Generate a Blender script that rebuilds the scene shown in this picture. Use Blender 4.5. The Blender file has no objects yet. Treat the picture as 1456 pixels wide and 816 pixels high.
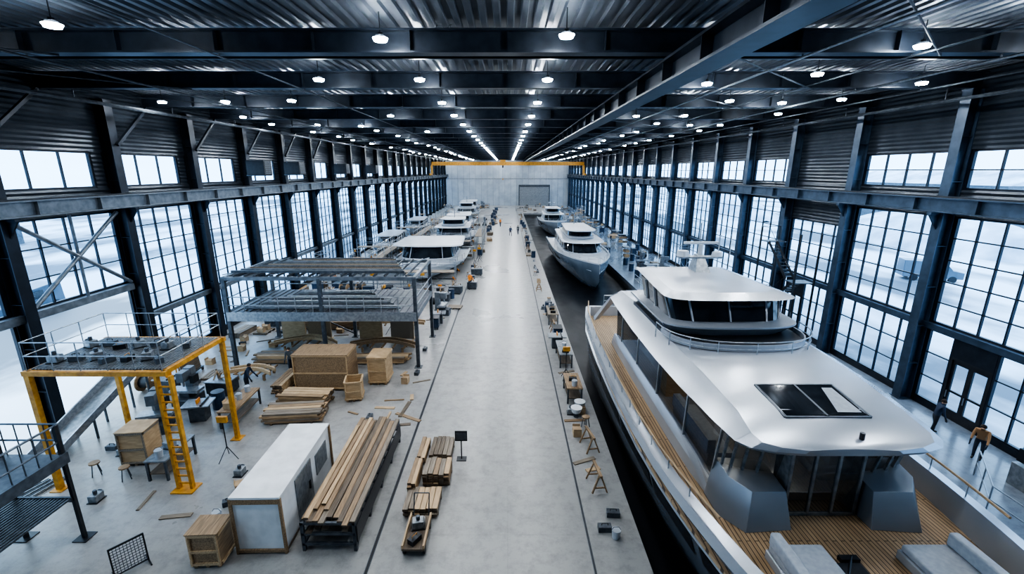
import bpy, math, random
from mathutils import Vector, Matrix
R=random.Random(11)
sc=bpy.context.scene
col=sc.collection
pi=math.pi
# ------------------------------------------------------------------ materials
def M(name,c,c2=None,rough=.5,metal=0,scale=3,st=(1,1,1),bump=0,emit=0,detail=4,rr=None,contrast=(.35,.65),spec=None):
    m=bpy.data.materials.new(name); m.use_nodes=True
    nt=m.node_tree; N=nt.nodes; L=nt.links; b=N['Principled BSDF']
    c=tuple(c)+(1,); c2=tuple(c2)+(1,) if c2 else tuple(x*.72 for x in c[:3])+(1,)
    tc=N.new('ShaderNodeTexCoord'); mp=N.new('ShaderNodeMapping'); mp.inputs['Scale'].default_value=st
    no=N.new('ShaderNodeTexNoise'); no.inputs['Scale'].default_value=scale; no.inputs['Detail'].default_value=detail
    cr=N.new('ShaderNodeValToRGB'); cr.color_ramp.elements[0].color=c2; cr.color_ramp.elements[1].color=c
    cr.color_ramp.elements[0].position=contrast[0]; cr.color_ramp.elements[1].position=contrast[1]
    L.new(tc.outputs['Object'],mp.inputs[0]); L.new(mp.outputs[0],no.inputs[0]); L.new(no.outputs[0],cr.inputs[0]); L.new(cr.outputs[0],b.inputs['Base Color'])
    b.inputs['Roughness'].default_value=rough; b.inputs['Metallic'].default_value=metal
    if spec is not None: b.inputs['Specular IOR Level'].default_value=spec
    if rr:
        mr=N.new('ShaderNodeMapRange'); mr.inputs[3].default_value=rr[0]; mr.inputs[4].default_value=rr[1]
        L.new(no.outputs[0],mr.inputs[0]); L.new(mr.outputs[0],b.inputs['Roughness'])
    if bump:
        bp=N.new('ShaderNodeBump'); bp.inputs['Strength'].default_value=bump; bp.inputs['Distance'].default_value=.02
        L.new(no.outputs[0],bp.inputs['Height']); L.new(bp.outputs[0],b.inputs['Normal'])
    if emit:
        b.inputs['Emission Color'].default_value=c; b.inputs['Emission Strength'].default_value=emit
    return m
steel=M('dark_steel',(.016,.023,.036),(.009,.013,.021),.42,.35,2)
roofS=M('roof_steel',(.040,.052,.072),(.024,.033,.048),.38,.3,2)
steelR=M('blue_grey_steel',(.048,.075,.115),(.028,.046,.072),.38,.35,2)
girderM=M('grey_girder_paint',(.17,.195,.225),(.10,.12,.145),.4,.3,3)
deckM=M('roof_deck_metal',(.20,.22,.25),(.12,.135,.16),.3,.45,.6,rr=(.22,.45))
sidingM=M('corrugated_siding',(.065,.078,.097),(.04,.05,.065),.38,.5,.8)
farM=M('pale_wall_panel',(.36,.40,.44),(.28,.32,.36),.5,.1,.5)
blackM=M('black_paint',(.012,.014,.018),(.02,.022,.028),.4,.2,5)
greyM=M('grey_metal',(.30,.32,.34),(.18,.20,.22),.4,.6,6)
midM=M('mid_grey_steel',(.10,.115,.135),(.06,.07,.085),.45,.5,5)
galvM=M('galvanised_steel',(.38,.41,.45),(.25,.28,.31),.35,.75,8)
yelM=M('yellow_paint',(.58,.29,.035),(.38,.17,.02),.45,.1,5)
oraM=M('orange_paint',(.70,.27,.03),(.5,.16,.02),.45,0,5)
whiteM=M('white_panel',(.66,.68,.70),(.54,.56,.58),.4,0,2)
gelM=M('silver_white_gelcoat',(.42,.45,.50),(.37,.40,.45),.26,.4,.4)
boatM=M('grey_white_gelcoat',(.44,.47,.51),(.36,.39,.43),.3,.1,.6)
consM=M('silver_console',(.27,.295,.33),(.23,.255,.29),.3,.4,.5)
silvM=M('silver_hull_paint',(.25,.28,.32),(.21,.24,.28),.22,.55,.4)
navyM=M('slate_hull_paint',(.13,.17,.22),(.09,.125,.165),.25,.35,.5)
darkgl=M('tinted_glass',(.010,.013,.018),(.022,.028,.036),.06,.0,1)
concM=M('quay_wall_concrete',(.05,.055,.06),(.03,.035,.04),.8,0,2,bump=.3)
woodL=M('pale_timber',(.52,.375,.23),(.34,.235,.135),.6,0,4,(6,.5,6),.2)
woodM=M('mid_timber',(.32,.215,.125),(.18,.12,.07),.6,0,4,(6,.5,6),.2)
woodD=M('weathered_timber',(.17,.13,.095),(.075,.058,.043),.65,0,4,(7,.4,7),.3)
woodG=M('greyed_timber',(.26,.215,.165),(.14,.115,.09),.65,0,4,(7,.4,7),.3)
plyM=M('plywood',(.47,.33,.195),(.36,.245,.135),.6,0,3,(1,1,4),.1)
teakM=M('teak',(.38,.26,.15),(.26,.17,.09),.5,0,3,(8,.4,8),.1)
cushM=M('grey_upholstery',(.34,.37,.41),(.29,.32,.36),.8,0,9,bump=.1)
cardM=M('cardboard',(.42,.31,.19),(.34,.24,.15),.8,0,5)
blueM=M('dark_blue_paint',(.025,.05,.10),(.015,.035,.07),.4,0,4)
hairM=M('dark_hair',(.03,.02,.015),(.05,.03,.02),.7,0,30)
lampM=M('lamp_lens',(.93,.97,1),(.93,.97,1),.5,0,1,emit=520)
glowM=M('lamp_refractor',(.85,.93,1),(.85,.93,1),.5,0,1,emit=150)
warmM=M('cabin_fill_glow',(1,.86,.66),(1,.86,.66),.5,0,1,emit=7)  # warm glow added to make the saloon interior visible, not a fitted lamp
waterM=M('black_water',(.003,.004,.006),(.006,.007,.010),.3,0,.8,(1,.5,1),.25,rr=(.25,.5),spec=.2)
snowM=M('snowy_yard',(.70,.75,.82),(.11,.13,.16),.6,0,.07,(1,.45,1),detail=9,contrast=(.42,.53))
snowB=M('snow_bank',(.70,.76,.84),(.34,.40,.48),.7,0,.25,bump=.3,detail=6)
def floormat(nm,c,c2,rr):
    m=M(nm,c,c2,.4,0,.16,detail=9,rr=rr,contrast=(.25,.75))
    nt=m.node_tree;N=nt.nodes;L=nt.links;b=N['Principled BSDF']
    tc=[n for n in N if n.type=='TEX_COORD'][0]; cr=[n for n in N if n.type=='VALTORGB'][0]
    br=N.new('ShaderNodeTexBrick'); br.offset=0; br.inputs['Color1'].default_value=(1,1,1,1); br.inputs['Color2'].default_value=(.96,.96,.96,1); br.inputs['Mortar'].default_value=(.8,.8,.8,1)
    br.inputs['Scale'].default_value=1; br.inputs['Mortar Size'].default_value=.007; br.inputs['Brick Width'].default_value=6.1; br.inputs['Row Height'].default_value=6.1
    n2=N.new('ShaderNodeTexNoise'); n2.inputs['Scale'].default_value=1.9; n2.inputs['Detail'].default_value=14; n2.inputs['Roughness'].default_value=.76
    r2=N.new('ShaderNodeValToRGB'); r2.color_ramp.elements[0].position=.36; r2.color_ramp.elements[0].color=(.72,.72,.73,1); r2.color_ramp.elements[1].position=.54; r2.color_ramp.elements[1].color=(1,1,1,1)
    m1=N.new('ShaderNodeMixRGB'); m1.blend_type='MULTIPLY'; m1.inputs[0].default_value=1
    m2=N.new('ShaderNodeMixRGB'); m2.blend_type='MULTIPLY'; m2.inputs[0].default_value=1
    L.new(tc.outputs['Object'],br.inputs[0]); L.new(tc.outputs['Object'],n2.inputs[0]); L.new(n2.outputs[0],r2.inputs[0])
    L.new(cr.outputs[0],m1.inputs[1]); L.new(br.outputs[0],m1.inputs[2]); L.new(m1.outputs[0],m2.inputs[1]); L.new(r2.outputs[0],m2.inputs[2]); L.new(m2.outputs[0],b.inputs['Base Color'])
    return m
floorM=floormat('polished_concrete',(.325,.32,.31),(.25,.25,.25),(.2,.4)); quayM=floormat('glossy_grey_paving',(.20,.235,.28),(.14,.165,.20),(.1,.28))
def glassmat(nm,tint,mix,rough):
    m=bpy.data.materials.new(nm); m.use_nodes=True; nt=m.node_tree; N=nt.nodes; L=nt.links
    N.remove(N['Principled BSDF']); out=N['Material Output']
    t=N.new('ShaderNodeBsdfTransparent'); t.inputs[0].default_value=tint+(1,)
    g=N.new('ShaderNodeBsdfGlossy'); g.inputs['Roughness'].default_value=rough
    x=N.new('ShaderNodeMixShader'); x.inputs[0].default_value=mix; L.new(t.outputs[0],x.inputs[1]); L.new(g.outputs[0],x.inputs[2]); L.new(x.outputs[0],out.inputs[0])
    return m
glassM=glassmat('window_glass',(.66,.80,.95),.05,.08); saloonG=glassmat('smoked_glass',(.38,.42,.47),.10,.04)
def teakdeck():
    m=M('teak_planking',(.40,.28,.17),(.30,.20,.115),.5,0,3,(8,.4,8))
    nt=m.node_tree;N=nt.nodes;L=nt.links;b=N['Principled BSDF']
    tc=[n for n in N if n.type=='TEX_COORD'][0]; cr=[n for n in N if n.type=='VALTORGB'][0]
    br=N.new('ShaderNodeTexBrick'); br.inputs['Color1'].default_value=(1,1,1,1); br.inputs['Color2'].default_value=(.85,.85,.85,1); br.inputs['Mortar'].default_value=(.12,.1,.09,1)
    br.inputs['Scale'].default_value=1; br.inputs['Mortar Size'].default_value=.012; br.inputs['Brick Width'].default_value=3; br.inputs['Row Height'].default_value=.11
    mp=N.new('ShaderNodeMapping'); mp.inputs['Rotation'].default_value=(0,0,pi/2)
    m1=N.new('ShaderNodeMixRGB'); m1.blend_type='MULTIPLY'; m1.inputs[0].default_value=1
    L.new(tc.outputs['Object'],mp.inputs[0]); L.new(mp.outputs[0],br.inputs[0]); L.new(cr.outputs[0],m1.inputs[1]); L.new(br.outputs[0],m1.inputs[2]); L.new(m1.outputs[0],b.inputs['Base Color'])
    return m
tdeck=teakdeck()
# ------------------------------------------------------------------ mesh builder
class MB:
    def __init__(s): s.v=[]; s.f=[]; s.mi=[]; s.mats=[]
    def _m(s,m):
        if m not in s.mats: s.mats.append(m)
        return s.mats.index(m)
    def add(s,vs,fs,m):
        k=len(s.v); i=s._m(m); s.v+= [tuple(p) for p in vs]
        for f in fs: s.f.append([k+a for a in f]); s.mi.append(i)
        return s
    def box(s,x0,x1,y0,y1,z0,z1,m):
        return s.add([(x0,y0,z0),(x1,y0,z0),(x1,y1,z0),(x0,y1,z0),(x0,y0,z1),(x1,y0,z1),(x1,y1,z1),(x0,y1,z1)],
              [(0,3,2,1),(4,5,6,7),(0,1,5,4),(1,2,6,5),(2,3,7,6),(3,0,4,7)],m)
    def beam(s,p,q,w,h,m):
        p=Vector(p);q=Vector(q);d=(q-p).normalized(); up=Vector((0,0,1))
        if abs(d.z)>.99: up=Vector((0,1,0))
        a=d.cross(up).normalized(); b=a.cross(d).normalized(); a*=w/2; b*=h/2
        return s.add([p-a-b,p+a-b,p+a+b,p-a+b,q-a-b,q+a-b,q+a+b,q-a+b],[(0,3,2,1),(4,5,6,7),(0,1,5,4),(1,2,6,5),(2,3,7,6),(3,0,4,7)],m)
    def cyl(s,p,q,r,m,n=8,r2=None):
        p=Vector(p);q=Vector(q);d=(q-p).normalized(); up=Vector((0,0,1))
        if abs(d.z)>.99: up=Vector((0,1,0))
        a=d.cross(up).normalized(); b=a.cross(d).normalized(); r2=r if r2 is None else r2
        A=[p+(a*math.cos(2*pi*i/n)+b*math.sin(2*pi*i/n))*r for i in range(n)]
        B=[q+(a*math.cos(2*pi*i/n)+b*math.sin(2*pi*i/n))*r2 for i in range(n)]
        return s.add(A+B,[tuple(range(n))[::-1],tuple(range(n,2*n))]+[(i,(i+1)%n,n+(i+1)%n,n+i) for i in range(n)],m)
    def tube(s,pts,r,m,n=6):
        for a,b in zip(pts[:-1],pts[1:]): s.cyl(a,b,r,m,n)
        return s
    def prism(s,pts,z0,z1,m,top=None):
        n=len(pts); top=top or pts
        g=lambda z,p: z(p) if callable(z) else z
        return s.add([(p[0],p[1],g(z0,p)) for p in pts]+[(p[0],p[1],g(z1,p)) for p in top],[tuple(range(n))[::-1],tuple(range(n,2*n))]+[(i,(i+1)%n,n+(i+1)%n,n+i) for i in range(n)],m)
    def loft(s,rings,m,closed=False,caps=False):
        n=len(rings[0]); vs=[p for r in rings for p in r]; fs=[]
        for j in range(len(rings)-1):
            for i in range(n if closed else n-1):
                k=(i+1)%n; fs.append((j*n+i,j*n+k,(j+1)*n+k,(j+1)*n+i))
        if caps: fs+= [tuple(range(n))[::-1],tuple((len(rings)-1)*n+i for i in range(n))]
        return s.add(vs,fs,m)
    def mesh(s,name,off=(0,0,0),smooth=False,bev=0,ang=0):
        me=bpy.data.meshes.new(name)
        me.from_pydata([(v[0]-off[0],v[1]-off[1],v[2]-off[2]) for v in s.v],[],s.f)
        for m in s.mats: me.materials.append(m)
        for p,i in zip(me.polygons,s.mi): p.material_index=i; p.use_smooth=smooth or bev>0
        me.update()
        if ang: me.set_sharp_from_angle(angle=math.radians(ang))
        if bev: me['bev']=bev
        return me
def mk(name,me,parent=None,loc=(0,0,0),rot=0):
    o=bpy.data.objects.new(name,me); o.location=loc; o.rotation_euler=(0,0,rot) if not isinstance(rot,tuple) else rot
    col.objects.link(o)
    if parent: o.parent=parent
    if me is not None and 'bev' in me:
        b=o.modifiers.new('bevel','BEVEL'); b.width=me['bev']; b.segments=2; b.limit_method='ANGLE'; b.angle_limit=math.radians(35); b.harden_normals=True
    return o
def thing(name,label,cat,loc,parts,rot=0,group=None,scale=None):
    if isinstance(parts,list):
        o=mk(name,None,None,loc,rot); o.empty_display_size=.2
        for p in parts:
            c=mk(p[0],p[1],o)
            if len(p)>2 and p[2]: c['label']=p[2]
            if len(p)>3:
                for q in p[3]: mk(q[0],q[1],c)
    else: o=mk(name,parts,None,loc,rot)
    if scale: o.scale=scale if isinstance(scale,tuple) else (scale,)*3
    o['label']=label; o['category']=cat
    if group: o['group']=group
    return o
def struct(name,me,loc=(0,0,0),rot=0,label=None,cat=None):
    o=mk(name,me,None,loc,rot); o['kind']='structure'
    o['label']=label or name; o['category']=cat or name.split('_')[0]
    return o
def foot(hw,yb,yf,n,k=10,e=2.4,cx=0,back=0):
    pts=[]
    for i in range(k+1):
        t=pi*i/k; x=-math.cos(t); y=math.sin(t)
        sx=math.copysign(abs(x)**(2/e),x); sy=abs(y)**(2/e)
        pts.append((cx+hw*sx, yf+n-n*sy))
    return pts+[(cx+hw-back,yb),(cx-hw+back,yb)]
# ------------------------------------------------------------------ camera / world
cam=bpy.data.cameras.new('camera'); co=bpy.data.objects.new('camera',cam); col.objects.link(co)
co.location=(0,0,11.5); co.rotation_euler=(math.radians(90-14.46),0,0)
cam.sensor_width=36; cam.lens=15.82; cam.shift_x=.0041; cam.clip_end=1000
sc.camera=co
w=bpy.data.worlds.new('sky'); sc.world=w; w.use_nodes=True
wn=w.node_tree.nodes; bg=wn['Background']; bg.inputs[0].default_value=(.55,.78,1,1); bg.inputs[1].default_value=4.2
sc.view_settings.view_transform='AgX'; sc.view_settings.look='AgX - High Contrast'; sc.view_settings.exposure=.2
# ------------------------------------------------------------------ room shell
B=6.1; Y0=-6; Y1=157; CX0,CX1,CE=4.3,12.9,128
f=MB()
f.box(-21.3,CX0,Y0,Y1,-.4,0,floorM).box(CX1,21.3,Y0,Y1,-.4,0,quayM).box(CX0,CX1,CE,Y1,-.4,0,floorM)
struct('floor',f.mesh('floor'),label='mottled polished concrete shed floor',cat='floor')
q=MB(); q.box(CX0-.3,CX0,Y0,CE,-2.6,-.4,concM).box(CX1,CX1+.3,Y0,CE,-2.6,-.4,concM).box(CX0,CX1,CE,CE+.3,-2.6,-.4,concM).box(CX0,CX1,Y0,CE,-2.8,-2.6,concM)
struct('wall_slip',q.mesh('slip'),label='concrete basin walls of the dock slip',cat='wall')
wt=mk('slip_water',MB().box(CX0,CX1,Y0,CE,-1.06,-1.0,waterM).mesh('water')); wt['kind']='stuff'; wt['label']='still black water filling the long dock slip'; wt['category']='water'
g=MB(); g.box(-200,-21.3,-80,360,-.5,-.06,snowM).box(21.3,200,-80,360,-.5,-.06,snowM)
struct('ground',g.mesh('ground'),label='snow-patched asphalt yard outside the shed',cat='ground')
d=MB(); pts=[]; x=-21.2
while x<21.2:
    pts+=[(x,15.80),(x+.16,15.80),(x+.2,15.90),(x+.36,15.90)]; x+=.4
vs=[];fs=[]
for (px,pz) in pts: vs+=[(px,Y0,pz),(px,Y1,pz)]
for i in range(len(pts)-1): fs.append((2*i,2*i+1,2*i+3,2*i+2))
d.add(vs,fs,deckM); d.box(-21.3,21.3,Y0,Y1,15.95,16.1,deckM)
struct('ceiling',d.mesh('ceiling'),label='dark ribbed metal roof deck',cat='ceiling')
def corr(mb,X,y0,y1,z0,z1,m,s):
    vs=[];fs=[];z=z0;i=0
    zz=[]
    while z<z1-1e-6:
        zz.append((z,0 if i%2 else .05)); z+=.11; i+=1
    zz.append((z1,0))
    for (a,b) in zz: vs+=[(X-s*b,y0,a),(X-s*b,y1,a)]
    for k in range(len(zz)-1): fs.append((2*k,2*k+1,2*k+3,2*k+2))
    mb.add(vs,fs,m); mb.box(min(X+s*.05,X+s*.2),max(X+s*.05,X+s*.2),y0,y1,z0,z1,m)
wcache={}; wn_=[0]
def window(s,y0,y1,z0,z1,nv,nh):
    L=y1-y0; H=z1-z0; key=(round(L,2),round(H,2),nv,nh)
    if key not in wcache:
        fr=MB(); t=.1
        fr.box(-.07,.07,0,L,0,t,steel).box(-.07,.07,0,L,H-t,H,steel).box(-.07,.07,0,t,t,H-t,steel).box(-.07,.07,L-t,L,t,H-t,steel)
        for i in range(1,nv): fr.box(-.05,.05,L*i/nv-.035,L*i/nv+.035,t,H-t,steel)
        for i in range(1,nh): fr.box(-.04,.04,t,L-t,H*i/nh-.028,H*i/nh+.028,steel)
        wcache[key]=(fr.mesh('window_frame'),MB().add([(.01,t,t),(.01,L-t,t),(.01,L-t,H-t),(.01,t,H-t)],[(0,1,2,3)],glassM).mesh('pane'))
    wn_[0]+=1
    o=struct('window_%d'%wn_[0],wcache[key][0],(s*21.08,y0,z0),label='dark steel framed industrial window with gridded panes',cat='window')
    mk('glass_pane',wcache[key][1],o)
def bays(start):
    y=start
    while y-B>Y0+.5: y-=B
    r=[]
    while y<Y1-1: r.append(y); y+=B
    return r
colsL=bays(24.5); colsR=bays(21.5)
for s,cols,railz in ((-1,colsL,3.2),(1,colsR,3.95)):
    wb=MB(); X=s*21
    corr(wb,X,Y0,Y1,12.45,15.8,sidingM,s)
    corr(wb,X,Y0,Y1,9.45,10.65,sidingM,s)
    xa,xb=sorted((X,X+s*.14))
    gate=[]
    for i,y in enumerate(cols):
        cwid=.34 if s<0 else .3
        a=y+cwid; b=(cols[i+1]-cwid) if i+1<len(cols) else Y1
        wb.box(xa,xb,y-cwid,y+cwid,0,9.45,steel); wb.box(xa,xb,y-cwid,y+cwid,10.65,12.45,steel)
        if b-a<2:
            wb.box(xa,xb,a,b,0,12.45,steel); continue
        if y+B<1: 
            wb.box(xa,xb,a,b,0,9.45,sidingM); wb.box(xa,xb,a,b,10.65,12.45,sidingM); continue
        special=(s==1 and abs(y-27.6)<.5)
        if special: corr(wb,X,a,b,10.65,12.45,sidingM,s); corr(wb,X,a,b,8.2,9.45,sidingM,s)
        elif s<0:
            window(s,a,b-.6,10.65,12.45,3,1); corr(wb,X,b-.6,b,10.65,12.45,sidingM,s)
        else: window(s,a,b,10.65,12.45,4,2)
        top=8.2 if special else 9.45
        opengate=(s==-1 and 10<y<20)
        if opengate:
            window(s,a,b,5.5,top,4,3)
        else:
            window(s,a,b,railz+.3,top,5,5 if s==1 else 6)
            if s==1 and (abs(y-15.4)<.5 or abs(y-27.6)<.5 or abs(y-9.3)<.5):
                dy=y+2.5 if abs(y-15.4)<.5 else y+3.4
                window(s,a,dy,.3,railz,2,3); window(s,dy+1.9,b,.3,railz,1,3)
                wb.box(xa,xb,a,dy,0,.3,steel); wb.box(xa,xb,dy+1.9,b,0,.3,steel); wb.box(xa,xb,dy,dy+1.9,3.0,railz,steel)
                gate.append(dy)
            else:
                window(s,a,b,.3,railz,5,3); wb.box(xa,xb,a,b,0,.3,steel)
    struct('wall_left' if s<0 else 'wall_right',wb.mesh('wall'),label='corrugated steel and column wall of the shed',cat='wall')
    for n_,dy in enumerate(gate):
        fr=MB(); fr.box(-.1,.1,0,.1,0,3,blackM).box(-.1,.1,1.8,1.9,0,3,blackM).box(-.1,.1,.1,1.8,2.88,3,blackM)
        o=struct('door_%d'%(n_+1),fr.mesh('door_frame'),(21.1,dy,0),label='black steel double door with glazed leaves',cat='door')
        lf=MB(); 
        lf.box(-.04,.04,0,.12,0.02,2.86,blackM).box(-.04,.04,.73,.85,.02,2.86,blackM).box(-.04,.04,.12,.73,.02,.5,blackM).box(-.04,.04,.12,.73,2.7,2.86,blackM).box(-.04,.04,.12,.73,1.3,1.4,blackM).add([(0,.12,.5),(0,.73,.5),(0,.73,2.7),(0,.12,2.7)],[(0,1,2,3)],glassM)
        lm=lf.mesh('leaf'); hd=MB().cyl((-.1,.79,1.0),(-.1,.79,1.35),.02,galvM).mesh('h')
        for yy in (.1,.95):
            c=mk('door_leaf',lm,o,(0,yy,0)); mk('handle',hd,c)
    rb=MB(); segs=[(Y0,Y1)] if s==1 else [(24.9,Y1)]
    for (a,b) in segs: rb.box(min(X-s*.2,X+s*.14),max(X-s*.2,X+s*.14),a,b,railz,railz+.3,steelR if s==1 else girderM)
    struct('trim_%d'%(1 if s<0 else 2),rb.mesh('trim'),label='horizontal steel wind rail across the windows',cat='trim')
rb=MB().box(-21.2,-20.7,12.0,24.2,5.15,5.5,girderM)
struct('trim_3',rb.mesh('trim'),label='steel lintel beam over the open gateway',cat='trim')
x=MB().box(-21.2,21.2,Y1,Y1+.3,0,15.9,farM)
for i in range(22): x.box(-21+i*2-.05,-21+i*2+.05,Y1-.06,Y1,0,15.8,greyM)
x.box(-21,21,Y1-.1,Y1,8.8,9.1,greyM)
struct('wall_far',x.mesh('wall_far'),label='pale grey panelled end wall',cat='wall')
struct('wall_back',MB().box(-21.2,21.2,Y0-.3,Y0,0,15.9,sidingM).mesh('wb'),label='grey end wall behind',cat='wall')
dd=MB().box(-5,5,-.2,0,0,6.2,greyM).box(-5.3,-5,-.4,0,0,6.6,midM).box(5,5.3,-.4,0,0,6.6,midM).box(-5.3,5.3,-.5,0,6.2,7.0,midM)
for i in range(1,12): dd.box(-5,5,-.24,-.2,i*.5,i*.5+.06,midM)
struct('door_9',dd.mesh('roller'),(9,Y1-.1,0),label='large grey roller shutter door in the end wall',cat='door')
def colmesh(m):
    c=MB(); c.box(-.28,-.24,-.25,.25,.04,15.0,m).box(.24,.28,-.25,.25,.04,15.0,m).box(-.24,.24,-.03,.03,.04,15.0,m).box(-.36,.36,-.3,.3,0,.04,m)
    for z in (2,4,6,8,11,13): c.box(-.24,.24,-.24,.24,z,z+.02,m)
    return c.mesh('shaft')
def brk(s,m):
    c=MB(); c.box(*sorted((-s*.28,-s*.75)),-.12,.12,9.5,9.62,m); c.add([(-s*.28,-.04,8.8),(-s*.28,.04,8.8),(-s*.28,-.04,9.5),(-s*.28,.04,9.5),(-s*.75,-.04,9.5),(-s*.75,.04,9.5)],[(0,2,4),(1,5,3),(0,4,5,1),(2,3,5,4)],m)
    return c.mesh('bracket')
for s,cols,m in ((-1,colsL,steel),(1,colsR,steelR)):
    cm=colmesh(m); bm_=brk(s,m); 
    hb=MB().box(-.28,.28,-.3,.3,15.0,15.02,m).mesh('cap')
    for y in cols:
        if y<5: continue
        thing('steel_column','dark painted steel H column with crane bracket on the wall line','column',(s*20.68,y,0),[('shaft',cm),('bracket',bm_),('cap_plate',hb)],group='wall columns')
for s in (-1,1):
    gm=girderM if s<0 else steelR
    gg=MB().box(-.22,.22,Y0+.1,Y1-.2,9.63,9.68,gm).box(-.22,.22,Y0+.1,Y1-.2,10.25,10.3,gm).box(-.02,.02,Y0+.1,Y1-.2,9.68,10.25,gm)
    y=Y0+1
    while y<Y1-1: gg.box(-.2,.2,y-.01,y+.01,9.68,10.25,gm); y+=B/2
    rl=MB().box(-.04,.04,Y0+.1,Y1-.2,10.3,10.38,blackM)
    thing('crane_runway_girder','long painted steel crane runway girder along the columns','girder',(s*20.16,0,0),[('girder',gg.mesh('girder')),('crane_rail',rl.mesh('rail'))],group='crane runways')
rb=MB(); rb.box(-20.95,20.95,-.24,.24,15.02,15.08,roofS).box(-20.95,20.95,-.24,.24,15.64,15.7,roofS).box(-20.95,20.95,-.03,.03,15.08,15.64,roofS)
for i in range(-6,7): rb.box(i*3-.01,i*3+.01,-.22,.22,15.08,15.64,roofS)
rbm=rb.mesh('beam')
r2m=MB().box(-20.95,20.95,-.07,.07,15.55,15.58,roofS).box(-20.95,20.95,-.07,.07,15.72,15.75,roofS).box(-20.95,20.95,-.012,.012,15.58,15.72,roofS).mesh('beam2')
y=9.3
while y<Y1-1:
    thing('roof_beam','deep dark steel I beam spanning under the roof deck','beam',(0,y,0),rbm,group='roof beams')
    thing('roof_secondary_beam','slim dark steel beam under the roof deck','beam',(0,y+3.05,0),r2m,group='secondary roof beams')
    y+=B
lg=MB().box(-.4,.4,6,Y1-.3,14.25,14.33,roofS).box(-.4,.4,6,Y1-.3,14.94,15.02,roofS).box(-.04,.04,6,Y1-.3,14.33,14.94,roofS)
y=7
while y<Y1-1: lg.box(-.35,.35,y-.015,y+.015,14.33,14.94,roofS); y+=3.05
thing('monorail_girder','heavy dark longitudinal girder slung beneath the roof beams','girder',(5.45,0,0),lg.mesh('mono'))
for i,(xx,zz,r) in enumerate(((9.2,14.93,.04),(12.6,14.96,.03),(15.4,14.9,.05),(18.3,14.94,.04),(-15,14.95,.04),(-19.3,14.6,.09),(19.5,14.5,.08),(-9,14.96,.03))):
    c=MB().cyl((0,8,0),(0,Y1-.3,0),r,galvM if i in(0,2) else midM,6)
    y=9.3
    while y<Y1-1: c.box(-.02,.02,y-.02,y+.02,0,15.02-zz,midM); y+=B
    thing('roof_conduit','thin metal service conduit hung under the roof beams','pipe',(xx,0,zz),c.mesh('conduit'),group='roof conduits')
for k in range(0,9):
    y=9.3+k*B
    for (xa,xb) in ((7,13.5),(-20.4,-14)):
        thing('brace_rod','thin steel diagonal roof bracing rod','brace',(0,0,0),MB().cyl((xa,y,14.99),(xb,y+B,14.99),.03,midM,5).mesh('rod'),group='roof bracing')
hsm=MB().cyl((0,0,.075),(0,0,.15),.16,midM,16,.13).cyl((0,0,.15),(0,0,.22),.07,blackM,10).mesh('housing')
rfm=MB().cyl((0,0,.03),(0,0,.074),.19,glowM,16,.215).mesh('refractor')
lnm=MB().cyl((0,0,.0),(0,0,.028),.18,lampM,16).mesh('lens'); rd=MB().cyl((0,0,.22),(0,0,.75),.015,blackM,5).mesh('rod')
rows=[-18.4,-11.7,-3.6,1.62,11.8,17.2]
for i in range(-1,24):
    for rx in rows:
        y=14.0+B*i
        if abs(rx)>4: y+=R.uniform(-1.6,.6)
        else: y+=R.uniform(-.3,.2)
        if abs(rx)>4 and i>0 and R.random()<.08: continue
        if y>Y1-2: continue
        jx=R.uniform(-.4,.4) if abs(rx)>4 else 0
        thing('high_bay_light','round bright white high bay lamp under the roof','light',(rx+jx,y,15.0 if abs(rx)>4 else 15.05),[('housing',hsm),('refractor',rfm),('lamp_lens',lnm),('hanger_rod',rd)],group='high bay lights')
for (xx,y) in ((-7.6,19.6),(-7.8,31.8),(-7.5,44.2),(-15,25.6),(14.8,26),(8.6,32),(8.4,20.5),(-15.2,38),(14.6,38.2)):
    thing('high_bay_light','round bright white high bay lamp under the roof','light',(xx,y,15.0),[('housing',hsm),('refractor',rfm),('lamp_lens',lnm),('hanger_rod',rd)],group='high bay lights')
br=MB().box(-19.9,19.9,-.5,-.1,12.9,13.8,yelM).box(-19.9,19.9,.3,.7,12.9,13.8,yelM)
et=MB()
for s in(-1,1): et.box(s*20.15-.2,s*20.15+.2,-1.6,1.8,10.4,10.9,yelM).box(s*19.9-.2,s*19.9+.2,-.5,.7,10.9,12.9,yelM)
ht=MB().box(-2,-.6,-.6,.8,13.8,14.3,yelM).box(-1.5,-1.1,-.1,.3,12.3,12.9,blackM).cyl((-1.3,.1,9.6),(-1.3,.1,12.3),.03,blackM).cyl((-1.3,.1,9.2),(-1.3,.1,9.6),.15,yelM)
thing('overhead_crane','yellow travelling bridge crane spanning the shed','crane',(0,122,0),[('bridge_girder',br.mesh('a')),('end_truck',et.mesh('b')),('hoist',ht.mesh('c'))])
xb=MB().cyl((0,18.8,5.6),(0,24.1,9.4),.1,girderM).cyl((0,24.1,5.6),(0,18.8,9.4),.1,girderM).cyl((0,21.45,5.5),(0,21.45,9.5),.07,girderM)
thing('cross_brace','thick grey tubular X brace across the wall bay','brace',(-20.75,0,0),xb.mesh('xb'))
for y in colsL[3:9]:
    thing('knee_brace','dark diagonal steel knee brace from column to roof beam','brace',(0,0,0),MB().beam((-20.3,y,12.8),(-20.3,y+2.5,14.95),.14,.14,steel).mesh('kb'),group='knee braces')
for (xx,w2) in ((-4.2,.035),(2.6,.018)):
    thing('floor_drain_channel','dark narrow steel channel set along the floor','channel',(xx,0,0),MB().box(-w2,w2,4,150,0,.012,blackM).box(-w2-.02,-w2,4,150,0,.014,midM).box(w2,w2+.02,4,150,0,.014,midM).mesh('slot'),group='floor channels')
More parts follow.
